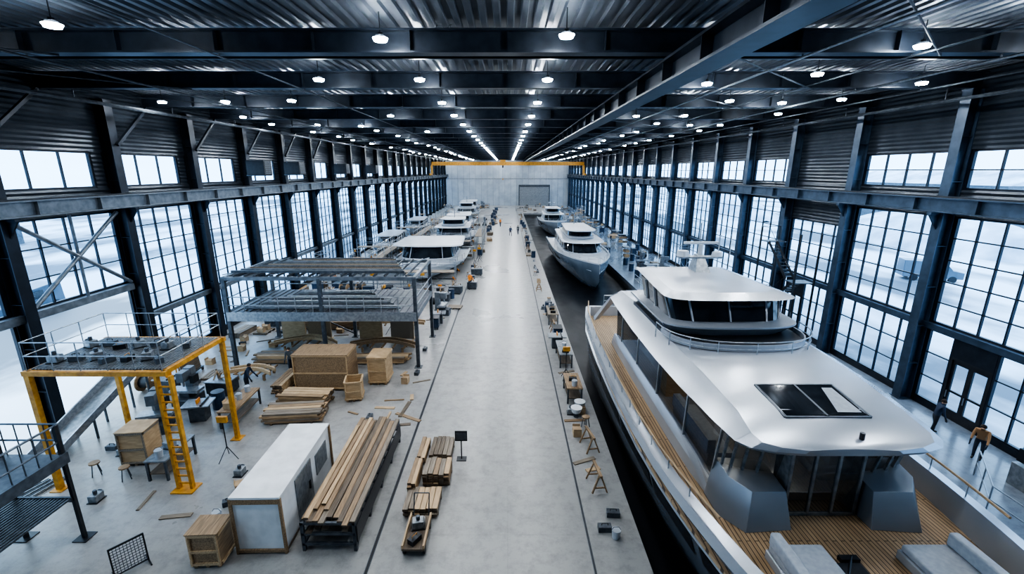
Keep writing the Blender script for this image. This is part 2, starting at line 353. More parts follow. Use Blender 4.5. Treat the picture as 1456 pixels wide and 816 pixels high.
for y in (36.7,42.8,55,67.2):
    p=MB().box(-.7,.7,-.6,.6,0,1.1,blackM)
    l=MB()
    for i in range(7): l.box(.7,.74,-.5,.5,.1+i*.14,.16+i*.14,midM)
    thing('unit_heater','dark square air heater bracketed to the wall columns','heater',(-19.6,y,11.2),[('casing',p.mesh('a',bev=.02)),('louvre',l.mesh('b')),('bracket_arm',MB().box(-.8,.7,-.5,-.42,-.08,0,midM).box(-.8,.7,.42,.5,-.08,0,midM).mesh('c'))],group='unit heaters')
# ------------------------------------------------------------------ main yacht
O=(8.5,14,-1.0); XC=8.5
st=[(28.2,3.35,3.0,2.9,-1.6),(26,3.75,3.25,2.9,-1.9),(22,4.0,3.25,2.92,-2.1),(17,4.12,3.05,2.95,-2.2),(13,4.1,2.7,3.0,-2.2),(10.5,3.85,2.3,3.05,-2.1),(8.3,3.45,1.8,3.1,-2.0),(6,2.85,1.2,3.18,-1.9),(4,2.1,.7,3.25,-1.7),(2.3,1.3,.3,3.3,-1.3),(1.1,.55,.1,3.35,-.5),(.5,.08,.04,3.4,.6)]
def side(y):
    for a,b in zip(st[:-1],st[1:]):
        if b[0]<=y<=a[0]:
            t=(a[0]-y)/(a[0]-b[0]); return [a[i]+(b[i]-a[i])*t for i in range(5)]
def hullx(y,z):
    _,hs_,hw_,zs,_k=side(y); t=(z+1)/(zs+1); t=max(0,min(1,t)); return hw_+(hs_-hw_)*(t**.75)
rings=[]
for (y,hs_,hw_,zs,zk) in st:
    P=[]
    zl=[zs,2.1,1.2,.2,-1.0]
    for z in zl:
        t=max(0,min(1,(z+1)/(zs+1))); P.append((hw_+(hs_-hw_)*(t**.75),z))
    ring=[(XC-a,y,z) for a,z in P]+[(XC-P[-1][0]*.6,y,(zk-1)/2),(XC,y,zk),(XC+P[-1][0]*.6,y,(zk-1)/2)]+[(XC+a,y,z) for a,z in P[::-1]]
    rings.append(ring)
hull=MB().loft(rings,silvM); hull.add([rings[0][i] for i in range(len(rings[0]))],[tuple(range(len(rings[0])))],silvM)
capM=MB()
ys=[28.1,27,26,24,22,20,18,16,14,12,11,10,9,8,7,6,5,4,3,2.3]
for sgn in (-1,1):
    rg=[]
    for y in ys:
        h=side(y)[1]; zs=side(y)[3]
        rg.append([(XC+sgn*(h+.03),y,zs-.35),(XC+sgn*(h+.05),y,zs+.04),(XC+sgn*(h-.26),y,zs+.08),(XC+sgn*(h-.34),y,2.2)])
    capM.loft(rg,gelM)
deck=MB(); pl=[(XC-side(y)[1]+.1,y) for y in ys]+[(XC+side(y)[1]-.1,y) for y in ys[::-1]]
deck.prism(pl,2.25,2.36,tdeck)
capM.add([(XC-3.3,28.15,2.2),(XC+3.3,28.15,2.2),(XC+3.3,28.15,2.98),(XC-3.3,28.15,2.98),(XC-3.3,27.95,2.2),(XC+3.3,27.95,2.2),(XC+3.3,27.95,2.98),(XC-3.3,27.95,2.98)],[(0,1,2,3),(4,7,6,5),(3,2,6,7)],gelM)
hws=[]
for (ya,yb,za,zb) in ((25.0,21.2,.9,1.6),(20.9,17.1,.9,1.65),(16.8,13.2,.95,1.7),(12.9,10.4,1.0,1.7),(10.0,8.4,1.1,1.7)):
    for sgn in(-1,1):
        o_=.025
        q4=[(XC+sgn*(hullx(ya,za)+o_),ya,za),(XC+sgn*(hullx(yb,za)+o_),yb,za),(XC+sgn*(hullx(yb,zb)+o_),yb,zb),(XC+sgn*(hullx(ya,zb)+o_),ya,zb)]
        hws.append(MB().add(q4,[(0,1,2,3)],darkgl))
strp=[]
for sgn in (-1,1):
    rg=[]
    for y in ys[:-2]:
        z=2.0; h=hullx(y,z)+.0
        rg.append([(XC+sgn*h,y,z-.05),(XC+sgn*(h+.09),y,z-.03),(XC+sgn*(h+.09),y,z+.05),(XC+sgn*h,y,z+.08)])
    strp.append(MB().loft(rg,gelM))
rs=[(9.66,1.2,4.78,.12),(9.74,1.9,4.78,.18),(9.9,2.4,4.79,.25),(10.2,2.68,4.80,.4),(11.0,2.85,4.86,.6),(13,3.1,4.94,.75),(15,3.22,4.98,.8),(18,3.25,5.0,.8),(21,3.15,4.98,.75),(23.4,3.0,4.93,.6)]
rg=[]
for (y,h,z,e) in rs:
    u=.38*min(1,e/.75)+.03
    rg.append([(XC-h+.08,y+.06,z-.10),(XC-h,y,z),(XC-h+e,y,z+u),(XC-h*.4,y,z+u+.03),(XC,y,z+u+.045),(XC+h*.4,y,z+u+.03),(XC+h-e,y,z+u),(XC+h,y,z),(XC+h-.08,y+.06,z-.10)])
roof=MB().loft(rg,gelM,closed=True,caps=True)
def roofz(y):
    for a,b in zip(rs[:-1],rs[1:]):
        if a[0]<=y<=b[0]:
            t=(y-a[0])/(b[0]-a[0]); za=a[2]+.38*min(1,a[3]/.75)+.03; zb=b[2]+.38*min(1,b[3]/.75)+.03; return za+(zb-za)*t+.04
    return 5.3
wings=[]; sco=[]
for sgn in (-1,1):
    wings.append(MB().loft([[(XC+sgn*2.6,23.3,4.85),(XC+sgn*3.0,23.3,4.8),(XC+sgn*3.0,23.3,4.95),(XC+sgn*2.6,23.3,5.2)],
               [(XC+sgn*3.1,25.4,3.0),(XC+sgn*3.35,25.4,2.9),(XC+sgn*3.35,25.8,3.0),(XC+sgn*3.1,25.8,3.1)]],gelM,closed=True,caps=True))
    r_=[]
    for (y,a,b_z) in ((11.2,2.7,2.75),(12.2,2.8,2.95),(14,2.86,3.0),(18,2.88,3.0),(21.5,2.86,3.0),(23.2,2.8,2.9)):
        r_.append([(XC+sgn*2.5,y,2.36),(XC+sgn*a,y,2.36),(XC+sgn*(a-.05),y,b_z-.25),(XC+sgn*2.66,y,b_z),(XC+sgn*2.5,y,b_z)])
    sco.append(MB().loft(r_,gelM,closed=True,caps=True))
def rz(x,y): return roofz(y)+.012-.015*abs(x-XC)
skyp=[]
for k,(xa,xb) in enumerate(((7.42,8.47),(8.53,9.58))):
    skyp.append(MB().add([(xa,10.75,rz(xa,10.75)+.02),(xb,10.75,rz(xb,10.75)+.02),(xb,12.2,rz(xb,12.2)+.02),(xa,12.2,rz(xa,12.2)+.02)],[(0,1,2,3)],darkgl))
glint=MB().add([(8.85,10.85,rz(8.85,10.85)+.028),(9.5,10.85,rz(9.5,10.85)+.028),(9.5,12.05,rz(9.5,12.05)+.028),(9.2,12.05,rz(9.2,12.05)+.028)],[(0,1,2,3)],cushM)  # pale sheet standing in for a bright reflection on the right pane
skf=MB()
for a,b in (((7.36,10.7),(9.64,10.7)),((7.36,12.25),(9.64,12.25)),((7.36,10.7),(7.36,12.25)),((9.64,10.7),(9.64,12.25)),((8.5,10.7),(8.5,12.25))):
    skf.beam((a[0],a[1],rz(*a)-.01),(b[0],b[1],rz(*b)-.01),.06,.08,midM)
hf=foot(2.62,23.0,10.95,.8,12,4,XC)
low=MB().prism(hf,2.36,2.62,gelM)
hf2=foot(2.60,22.9,11.0,.8,14,3.4,XC); hf3=foot(2.66,22.9,10.5,.8,14,3.4,XC)
gl=MB(); n=len(hf2)
gl.add([(p[0],p[1],2.62) for p in hf2]+[(p[0],p[1],4.76) for p in hf3],[(i,(i+1)%n,n+(i+1)%n,n+i) for i in range(n)],saloonG)
ceil_=MB().prism(foot(2.6,22.8,10.7,.8,12,4,XC),4.70,4.74,plyM)
muls=[]
for i in (1,2,3,4,5,9,10,11,12,13):
    muls.append(MB().beam((hf2[i][0],hf2[i][1]-.03,2.4),(hf3[i][0],hf3[i][1]-.03,4.78),.06,.07,greyM))
for sgn in (-1,1):
    for y in (13.4,16.2,19,21.8): muls.append(MB().beam((XC+sgn*2.64,y,2.6),(XC+sgn*2.68,y-.25,4.8),.05,.08,consM))
sd=MB().add([(XC-.95,10.4,2.42),(XC+.95,10.4,2.42),(XC+.95,10.4,4.55),(XC-.95,10.4,4.55)],[(0,1,2,3)],saloonG)
sdf=MB()
for xx in (-.95,-.32,.32,.95): sdf.box(XC+xx-.035,XC+xx+.035,10.36,10.44,2.38,4.62,greyM)
sdf.box(XC-1,XC+1,10.36,10.44,4.54,4.64,greyM).box(XC-1,XC+1,10.36,10.44,2.37,2.45,greyM).box(XC-1,XC-.95,10.4,11.0,2.38,4.6,greyM).box(XC+.95,XC+1,10.4,11.0,2.38,4.6,greyM)
intr=[('interior_sofa',MB().box(6.2,7.0,12.2,15.2,2.62,3.05,cushM).box(6.15,6.4,12.2,15.2,3.05,3.5,cushM)),('interior_sofa',MB().box(10,10.8,12.2,14.4,2.62,3.05,cushM).box(10.6,10.85,12.2,14.4,3.05,3.5,cushM)),
 ('interior_table',MB().box(7.8,9.2,12.8,14,3.2,3.28,plyM).box(8.4,8.6,13.3,13.5,2.62,3.2,midM)),('interior_cabinet',MB().box(6.4,10.6,16.6,17.2,2.62,4.2,plyM)),
 ('cabin_fill_glow',MB().box(7.0,7.2,11.4,16,4.66,4.7,warmM)),('cabin_fill_glow',MB().box(9.8,10.0,11.4,16,4.66,4.7,warmM))]  # glowing strips added under the saloon ceiling to brighten the interior
blk=[]
for sgn in (-1,1):
    b=MB()
    xi,xo=XC+sgn*1.05,XC+sgn*2.75
    bot=[(xi,9.85),(XC+sgn*2.3,9.75),(xo,10.4),(xo,11.3),(xi,11.3)]; top=[(xi+sgn*.1,10.15),(XC+sgn*2.1,10.05),(XC+sgn*2.5,10.55),(XC+sgn*2.55,11.3),(xi+sgn*.1,11.3)]
    if sgn<0: bot=bot[::-1]; top=top[::-1]
    b.prism(bot,2.36,lambda p:3.2+.15*(p[1]-10)/1.3+.2*abs(p[0]-XC)/2.5,consM,top); blk.append(b)
rec=MB().prism(foot(2.5,20.6,14.6,1.9,16,2.6,XC),5.25,5.5,blackM)
recw=MB()
rA=foot(2.55,18.0,14.55,1.9,16,2.6,XC)[:17]
for a,b in zip(rA[:-1],rA[1:]): recw.beam((a[0],a[1],5.55),(b[0],b[1],5.55),.05,.22,gelM)
coam=MB().prism(foot(2.3,20.6,15.95,1.3,14,3,XC),5.5,5.86,gelM,foot(2.6,20.8,15.6,1.3,14,3,XC)).prism(foot(2.6,20.8,15.6,1.3,14,3,XC),5.86,5.92,gelM)
wh=MB().prism(foot(2.15,20.2,16.3,.9,12,3.2,XC),5.92,6.82,darkgl,foot(2.3,20.4,16.75,.9,12,3.2,XC))
a_=foot(2.17,20.2,16.27,.9,12,3.2,XC); b_=foot(2.32,20.4,16.72,.9,12,3.2,XC)
whms=[]
for i in (1,4,6,8,11): whms.append(MB().beam((a_[i][0],a_[i][1],5.92),(b_[i][0],b_[i][1],6.8),.06,.05,consM))
for sgn in (-1,1):
    for y in (18.4,19.6): whms.append(MB().beam((XC+sgn*2.16,y,5.92),(XC+sgn*2.31,y,6.8),.07,.12,gelM))
ur=MB().prism(foot(2.4,21.9,16.15,1.1,16,3.6,XC,.35),6.80,6.85,consM,foot(2.5,21.95,15.95,1.1,16,3.6,XC,.35)).prism(foot(2.5,21.95,15.95,1.1,16,3.6,XC,.35),6.85,6.97,gelM,foot(2.05,21.5,16.7,.9,16,3.6,XC,.35))
rail=MB()
rp=foot(2.75,20.6,14.3,2.2,16,2.5,XC)[:17]
rail.tube([(p[0],p[1],5.85) for p in rp],.022,galvM); rail.tube([(p[0],p[1],5.6) for p in rp],.012,galvM)
for p in rp[::2]: rail.cyl((p[0],p[1],5.2),(p[0],p[1],5.85),.018,galvM,5)
ma=MB().loft([[(9.0-.35,20.2,6.9),(9.35,20.2,6.9),(9.35,21.2,6.9),(8.65,21.2,6.9)],[(8.85,20.7,7.7),(9.15,20.7,7.7),(9.15,21.1,7.7),(8.85,21.1,7.7)]],greyM,closed=True,caps=True)
ma.box(8.0,10.0,20.6,21.0,7.55,7.63,greyM).cyl((8.95,20.85,7.7),(8.95,20.85,9.2),.03,greyM)
ra=MB().cyl((8.2,20.8,7.63),(8.2,20.8,7.9),.3,boatM,14,.26).cyl((9.8,20.8,7.63),(9.8,20.8,7.85),.25,boatM,14,.2).box(8.2,9.8,20.72,20.88,8.2,8.32,boatM).cyl((9.0,20.8,7.7),(9.0,20.8,8.2),.12,boatM)
ants=[MB().cyl((xx,yy,6.88),(xx,yy,8.6),.012,whiteM,5) for (xx,yy) in ((7.2,21.2),(10.6,21.2),(9.9,20.9))]
hrs=[];hcs=[]
for sgn in (-1,1):
    pts=[(XC+sgn*(side(y)[1]-.12),y,side(y)[3]+.42) for y in ys[:13]]
    hcs.append(MB().tube(pts,.035,teakM,6))
    for y in [27-i*1.2 for i in range(15)]:
        hrs.append(MB().cyl((XC+sgn*(side(y)[1]-.12),y,side(y)[3]+.05),(XC+sgn*(side(y)[1]-.12),y,side(y)[3]+.42),.016,galvM,5))
def sofa(x0,x1,y0,y1):
    b=MB().box(x0,x1,y0,y1,2.36,2.62,gelM); c=MB().box(x0+.04,x1-.04,y0+.04,y1-.04,2.62,2.8,cushM)
    e=x0 if x0<XC else x1-.28
    c.box(e+.02,e+.26,y0+.04,y1-.04,2.8,3.15,cushM); return b,c
s1=sofa(6.25,7.6,7.35,9.0); s2=sofa(9.45,10.8,7.35,9.0)
navl=MB().cyl((8.85,9.95,5.0),(8.85,9.95,5.18),.06,blackM,8)
aft=MB().box(7.2,9.8,24.2,25.2,2.36,2.85,gelM).box(7.3,9.7,24.3,25.1,2.85,2.98,cushM)
ste=MB()
for i in range(9):
    a=6.2+i*.55; ste.cyl((a,27.9,3.0),(a,27.9,3.75),.018,galvM,5)
ste.tube([(6.2,27.9,3.75),(10.6,27.9,3.75)],.024,galvM).tube([(6.2,27.9,3.4),(10.6,27.9,3.4)],.014,galvM)
mm=lambda b,n,**k: b.mesh(n,O,**k)
thing('motor_yacht','large silver grey motor yacht afloat in the dock slip','yacht',O,[
 ('hull',mm(hull,'hull',smooth=True,ang=50),'silver grey painted hull'),('bulwark',mm(capM,'bulwark')),('deck',mm(deck,'deck'),'teak planked deck')]
 +[('hull_window',mm(h,'hw')) for h in hws]+[('rubbing_strake',mm(h,'strake')) for h in strp]+[
 ('main_roof',mm(roof,'roof',smooth=True,ang=10),'satin silver grey coachroof',[('skylight',mm(skyp[0],'sky')),('skylight',mm(skyp[1],'sky')),('skylight_glint',mm(glint,'bl')),('skylight_frame',mm(skf,'skf')),('deck_light',mm(navl,'nl'))]),
 ('saloon_sill',mm(low,'low',bev=.02)),('saloon_glass',mm(gl,'gl'),'smoked wraparound glazing'),('saloon_ceiling',mm(ceil_,'ce')),
 ('sliding_door',mm(sd,'sd'),None,[('door_frame',mm(sdf,'sdf'))]),('console',mm(blk[0],'b0',bev=.015),'silver angular console block'),('console',mm(blk[1],'b1',bev=.015),'silver angular console block'),
 ('bridge_foredeck',mm(rec,'rec')),('windbreak',mm(recw,'recw')),('bridge_coaming',mm(coam,'coam')),('wheelhouse_glass',mm(wh,'wh')),('hardtop',mm(ur,'ur'),'silver grey hardtop roof'),
 ('bridge_rail',mm(rail,'rail')),('mast',mm(ma,'ma'),None,[('radar',mm(ra,'ra',bev=.02))]+[('antenna',mm(a,'an')) for a in ants]),
 ('sofa_base',mm(s1[0],'s1b',bev=.04)),('sofa_cushion',mm(s1[1],'s1c',bev=.05)),('sofa_base',mm(s2[0],'s2b',bev=.04)),('sofa_cushion',mm(s2[1],'s2c',bev=.05)),('sunbed',mm(aft,'aft',bev=.05)),('stern_rail',mm(ste,'ste'))]
 +[(n_,mm(h,'int')) for n_,h in intr]+[('side_coaming',mm(h,'sc')) for h in sco]
 +[('fashion_plate',mm(h,'wing')) for h in wings]+[('window_mullion',mm(h,'mul')) for h in muls]+[('wheelhouse_mullion',mm(h,'whm')) for h in whms]+[('handrail',mm(h,'hc'),'teak handrail') for h in hcs]+[('stanchion',mm(h,'hr')) for h in hrs])
tt=MB().box(-.3,.3,-.2,.2,0,.08,blackM).box(-.1,.35,.25,.4,0,.12,blackM).cyl((-.35,-.3,.05),(.2,.35,.1),.03,blackM)
thing('tool_bundle','black power tools lying on the teak deck','tool',(8.1,8.55,2.37),[('tool_case',tt.mesh('tt'))])
thing('deck_pad','grey folded cushion pad on the teak deck','cushion',(9.0,7.9,2.37),MB().box(-.35,.35,-.3,.3,0,.14,cushM).box(-.3,.3,-.25,.25,.14,.2,cushM).mesh('dp',bev=.03))
# ------------------------------------------------------------------ generic boats
def boat(label,loc,L,Bm,H,hm,fly=True,wide=False,group=None,zc=1.0,name='motor_boat'):
    gm=boatM
    def hb(s): return Bm/2*(1-max(0,(s-.4)/.6)**2.3) if s<1 else .02
    def zs(s): return H*(.86+.22*s*s)
    ss=[0,.12,.25,.4,.5,.6,.7,.8,.88,.94,.98,1.0]; rg=[]
    for s in ss:
        y=L/2-L*s; h=max(hb(s),.03); z=zs(s); zk=H*(.0+.55*max(0,(s-.8)/.2)**2)
        rg.append([(-h,y,z),(-h*.97,y,z*.75+zk*.25),(-h*(.86-.2*s),y,z*.35+zk*.65),(-h*.6*(1-.5*s),y,z*.1+zk*.9),(0,y,zk),(h*.6*(1-.5*s),y,z*.1+zk*.9),(h*(.86-.2*s),y,z*.35+zk*.65),(h*.97,y,z*.75+zk*.25),(h,y,z)])
    hu=MB().loft(rg,hm); hu.add(rg[0],[tuple(range(9))],hm)
    dk=MB().prism([(-max(hb(s)-.06,.02),L/2-L*s) for s in ss]+[(max(hb(s)-.06,.02),L/2-L*s) for s in ss[::-1]],H*.78,lambda p:zs((L/2-p[1])/L)-.12,gm)
    gu=MB()
    for sg in (-1,1):
        gu.loft([[(sg*max(hb(s)+.05,.05),L/2-L*s,zs(s)-.08),(sg*max(hb(s)+.05,.05),L/2-L*s,zs(s)+.06),(sg*max(hb(s)-.15,.0),L/2-L*s,zs(s)+.06),(sg*max(hb(s)-.15,.0),L/2-L*s,zs(s)-.08)] for s in ss],gm,closed=True)
    z0=H*.85; cw=Bm/2*.72; yb=L*.38; yf=-L*.17
    cabl=MB().prism(foot(cw,yb,yf,L*.12,10,2.2),z0,z0+.4*zc,gm)
    cg=MB().prism(foot(cw*.99,yb-.05,yf+.1,L*.12,10,2.2),z0+.4*zc,z0+1.45*zc,darkgl,foot(cw*.9,yb-.3,yf+L*.06,L*.1,10,2.2))
    cms=[]
    A=foot(cw,yb-.05,yf+.07,L*.12,10,2.2);Bq=foot(cw*.91,yb-.3,yf+L*.06-.03,L*.1,10,2.2)
    for i in (0,3,7,10): cms.append(MB().beam((A[i][0],A[i][1],z0+.4*zc),(Bq[i][0],Bq[i][1],z0+1.48*zc),.07,.05,gm))
    for sg in(-1,1):
        for t in (.2,.45,.7): cms.append(MB().beam((sg*cw,yf+L*.12+(yb-yf-L*.12)*t,z0+.4*zc),(sg*cw*.91,yf+L*.16+(yb-yf-L*.16)*t,z0+1.48*zc),.08,.15,gm))
    rw=Bm/2*(.96 if wide else .8); z1=z0+1.48*zc
    ro=MB().prism(foot(rw,yb+.5,yf+L*.02,L*.11,12,2.6,0,.3),z1,z1+.14,gm,foot(rw*.97,yb+.45,yf+L*.03,L*.11,12,2.6,0,.3))
    parts=[('hull',hu.mesh('bh',smooth=True,ang=50)),('deck',dk.mesh('bd')),('gunwale',gu.mesh('bg')),('cabin_wall',cabl.mesh('bc',bev=.05)),('cabin_glass',cg.mesh('bgl')),('cabin_roof',ro.mesh('br',bev=.03))]+[('window_mullion',c.mesh('bm')) for c in cms]
    if fly:
        c2=MB().prism(foot(cw*.7,yb-.8,yf+L*.12,L*.07,10,2.2),z1+.16,z1+.45,gm,foot(cw*.75,yb-.6,yf+L*.11,L*.07,10,2.2)); g2=MB().prism(foot(cw*.66,yb-2.2,yf+L*.15,L*.06,10,2.2),z1+.45,z1+1.1,darkgl,foot(cw*.62,yb-2.4,yf+L*.18,L*.06,10,2.2)); r2=MB().prism(foot(cw*.8,yb-1.6,yf+L*.12,L*.07,10,2.2,0,.3),z1+1.1,z1+1.22,gm)
        ms=MB().cyl((0,yb-3,z1+1.2),(0,yb-3,z1+2.6),.06,greyM).box(-.9,.9,yb-3.05,yb-2.9,z1+1.9,z1+1.98,greyM).cyl((-.5,yb-3,z1+1.98),(-.5,yb-3,z1+2.25),.22,boatM,10).cyl((.5,yb-3,z1+1.98),(.5,yb-3,z1+2.2),.18,boatM,10)
        parts+=[('bridge_coaming',c2.mesh('c2',bev=.04)),('bridge_glass',g2.mesh('g2')),('hardtop',r2.mesh('r2',bev=.03)),('mast',ms.mesh('ms'))]
    for sg in (-1,1):
        ra_=MB()
        P=[(sg*max(hb(s)-.1,.04),L/2-L*s,zs(s)+.55) for s in (.45,.55,.65,.75,.85,.92,.985)]
        ra_.tube(P,.025,galvM,5)
        for p in P: ra_.cyl((p[0],p[1],p[2]-.6),p,.018,galvM,5)
        parts.append(('bow_rail',ra_.mesh('ra')))
    sb=MB().box(-Bm*.2,Bm*.2,-L*.36,-L*.26,H*.85,H*.85+.35,gm).box(-Bm*.19,Bm*.19,-L*.355,-L*.265,H*.85+.35,H*.85+.47,cushM)
    parts+=[('sunpad',sb.mesh('sb',bev=.03))]
    for sg in (-1,1):
        for s in (.3,.42,.54):
            h1,h2=hb(s)*.975+.02,hb(s+.07)*.975+.02; z=zs(s)*.78
            parts.append(('portlight',MB().add([(sg*h1,L/2-L*s,z-.15),(sg*h2,L/2-L*(s+.07),z-.15),(sg*(h2+.02),L/2-L*(s+.07),z+.12),(sg*(h1+.02),L/2-L*s,z+.12)],[(0,1,2,3)],darkgl).mesh('pl')))
    return thing(name,label,'boat',loc,parts,group=group)
boat('motor yacht with slate hull and grey cabin afloat in the slip',(9.3,57,-1.3),25,6.6,3.4,navyM,zc=1.0)
boat('grey motor yacht afloat in the dock slip',(9.6,96,-1.5),18,5.6,3.2,silvM)
def cradle(x,y,L,Bm):
    p=[]
    for yy in (-L*.3,0,L*.3):
        p.append(('keel_block',MB().box(-.5,.5,yy-.2,yy+.2,0,.1,woodD).box(-.4,.4,yy-.18,yy+.18,.1,.19,woodM).mesh('kb')))
        q=MB()
        for sg in(-1,1): q.beam((sg*Bm*.42,yy,0),(sg*Bm*.38,yy,.35),.12,.12,oraM)
        q.beam((-Bm*.42,yy+.25,.08),(Bm*.42,yy+.25,.08),.12,.12,midM); p.append(('prop',q.mesh('pp')))
    thing('boat_cradle','timber blocks and steel props holding a boat on the floor','cradle',(x,y,0),p,group='boat cradles')
BT=((-9.2,52,14.5,8.4,1.5,boatM,False,True,1.2,'wide grey white catamaran style boat with flat roof on blocks'),(-8.6,70.5,15,7.0,1.8,silvM,True,False,.9,'grey flybridge motor boat on blocks'),(-17,64,12,4.0,1.5,silvM,False,False,.8,'grey hulled boat under construction on blocks'),
        (-9.6,89,15,6.0,1.7,boatM,False,False,1,'grey white motor boat with low cabin on blocks'),(-17,84,12,4.0,1.6,silvM,False,False,.8,'small grey boat with low cabin on blocks'),(-10,109,15,6,1.8,silvM,True,False,.8,'silver flybridge motor boat on blocks'),(-11,129,15,6,1.8,silvM,False,False,1,'grey motor boat with cabin on blocks'))
for (x,y,L,b,H,hm,fl_,wd,zc,lb) in BT:
    boat(lb,(x,y,.2),L,b,H,hm,fl_,wd,None,zc); cradle(x,y,L,b)
# ------------------------------------------------------------------ mezzanine platform
occ=[(4,13.2,-6,130),(18.3,20.1,28.1,33.2),(14.8,15.6,29.6,30.4),(-14.4,-13.4,21.4,22.4)]+[(b[0]-b[3]/2-.1,b[0]+b[3]/2+.1,b[1]-b[2]/2-.1,b[1]+b[2]/2+.1) for b in BT]
for y in colsL: occ.append((-21.2,-20.1,y-.4,y+.4))
for y in colsR: occ.append((20.1,21.2,y-.4,y+.4))
def post(x,y,z,m,w=.2): return MB().box(x-w/2,x+w/2,y-w/2,y+w/2,0,z,m).box(x-.22,x+.22,y-.22,y+.22,0,.03,m).mesh('post')
P=[]
X0,X1,Ya,Yb=-16.4,-5.4,25.2,30.4
for x in (X0,-10.9,X1):
    for y in (Ya,Yb):
        P.append(('post',post(x,y,5.5,midM))); occ.append((x-.3,x+.3,y-.3,y+.3))
fr=MB()
for y in (Ya,Yb): fr.box(X0,X1,y-.1,y+.1,3.0,3.45,girderM).box(X0-.1,X1+.1,y-.09,y+.09,5.4,5.6,girderM)
for x in (X0,-10.9,X1): fr.box(x-.1,x+.1,Ya,Yb,3.05,3.4,girderM).box(x-.08,x+.08,Ya,Yb,5.4,5.6,girderM)
P.append(('frame',fr.mesh('fr')))
gr=MB().box(X0,X1,Ya,Yb,3.4,3.46,midM)
for i in range(28): gr.box(X0+i*.4,X0+i*.4+.04,Ya,Yb,3.46,3.5,midM)
P.append(('deck',gr.mesh('gr')))
j=MB()
for i in range(1,18): j.beam((X0+i*.62,Ya,5.64),(X0+i*.62,Yb,5.64),.07,.12,midM)
for i in range(0,4): j.beam((X0+i*2.75,Ya,5.72),(X0+(i+1)*2.75,Yb,5.72),.05,.05,galvM)
P.append(('roof_joist',j.mesh('j')))
rl=MB()
for z in (3.9,4.4): 
    rl.tube([(X0,Ya-.05,z),(X1,Ya-.05,z)],.03,galvM); rl.tube([(X1+.05,Ya,z),(X1+.05,Yb,z)],.03,galvM); rl.tube([(X0,Yb,z),(X1,Yb,z)],.03,galvM)
for i in range(12): rl.cyl((X0+i*1.0,Ya-.05,3.45),(X0+i*1.0,Ya-.05,4.4),.025,galvM,5)
P.append(('guard_rail',rl.mesh('rl')))
P.append(('brace',MB().beam((X0,Yb,3.0),(-10.9,Yb,.2),.08,.08,midM).mesh('b'))); P.append(('brace',MB().beam((X0,Yb+.1,.2),(-10.9,Yb+.1,3.0),.08,.08,midM).mesh('b')))
P.append(('edge_band',MB().box(X0-.05,X1+.05,Ya-.13,Ya-.1,2.95,3.5,galvM).mesh('eb')))
thing('mezzanine_platform','grey steel two level work platform on posts','platform',(0,0,0),P)
for i in range(11):
    thing('steel_tube','long grey steel tube lying on the platform deck','tube',(0,0,0),MB().cyl((X0+.6+i*.2,Ya+.5+i*.38,3.57),(X1-1-i*.3,Ya+.6+i*.38,3.57),.06,(girderM,galvM,midM)[i%3]).mesh('t'),group='tubes on the platform')
for i in range(9):
    thing('steel_beam','long dark steel beam stacked on the platform roof','beam',(0,0,0),MB().beam((X0+.3+i*.3,Ya+.4+i*.48,5.83),(X1-.6-i*.2,Ya+.3+i*.5,5.83),.12,.14,(midM,girderM,woodD,midM,woodG)[i%5]).mesh('t'),group='beams on the platform roof')
for i,(x,mt) in enumerate(((-15,plyM),(-13.2,woodM),(-9.6,plyM),(-7.4,woodG))):
    thing('partition_panel','tall braced plywood partition panel under the platform','panel',(x,29.8,0),[('sheet',MB().box(-.8,.8,-.02,.02,.05,2.3,mt).mesh('a')),('stud',MB().box(-.8,-.72,.02,.1,0,2.35,woodL).mesh('b')),('stud',MB().box(.72,.8,.02,.1,0,2.35,woodL).mesh('b')),('foot',MB().box(-.8,-.72,-.4,.4,0,.06,woodL).mesh('c')),('foot',MB().box(.72,.8,-.4,.4,0,.06,woodL).mesh('c'))],group='partition panels'); occ.append((x-.85,x+.85,29.4,30.2))
# staging platforms beside the boats
def staging(x,y,rot,l,h=2.0):
    ps=[]
    n=max(2,int(l/2.5)+1)
    for i in range(n):
        yy=-l/2+l*i/(n-1)
        for sx in(-.55,.55): ps.append(('leg',MB().cyl((sx,yy,0),(sx,yy,h+1.05),.035,galvM,6).box(sx-.08,sx+.08,yy-.08,yy+.08,0,.02,midM).mesh('a')))
    ps.append(('work_deck',MB().box(-.55,.55,-l/2,l/2,h-.08,h,woodG).mesh('b')))
    r_=MB()
    for z in (h+.5,h+1.0,.4):
        for sx in (-.55,.55): r_.tube([(sx,-l/2,z),(sx,l/2,z)],.025,galvM,5)
    for i in range(n-1):
        a,b=-l/2+l*i/(n-1),-l/2+l*(i+1)/(n-1); r_.cyl((-.55,a,.2),(-.55,b,h-.1),.02,galvM,5); r_.cyl((.55,b,.2),(.55,a,h-.1),.02,galvM,5)
    ps.append(('tube_rail',r_.mesh('c')))
    thing('staging_platform','long tubular steel work staging beside a boat','scaffold',(x,y,0),ps,rot,group='staging platforms')
    c_,s_=abs(math.cos(rot)),abs(math.sin(rot)); ax=.65*c_+(l/2+.1)*s_; ay=.65*s_+(l/2+.1)*c_
    occ.append((x-ax,x+ax,y-ay,y+ay))
for (x,y,r,l,h) in ((-9.2,43.6,pi/2,8,1.9),(-14.2,52,0,12,2.4),(-8.6,61.6,pi/2,7,2.2),(-12.9,70,0,12,2.6),(-4.35,70.5,0,9,2.2),(-9.6,80.3,pi/2,7,2.2),(-13.6,89,0,12,2.4),(-10,100.3,pi/2,7,2.2),(-13.9,109,0,10,2.4),(-17,56.8,pi/2,4,2.2),(-17,76.8,pi/2,4,2.2)): staging(x,y,r,l,h)
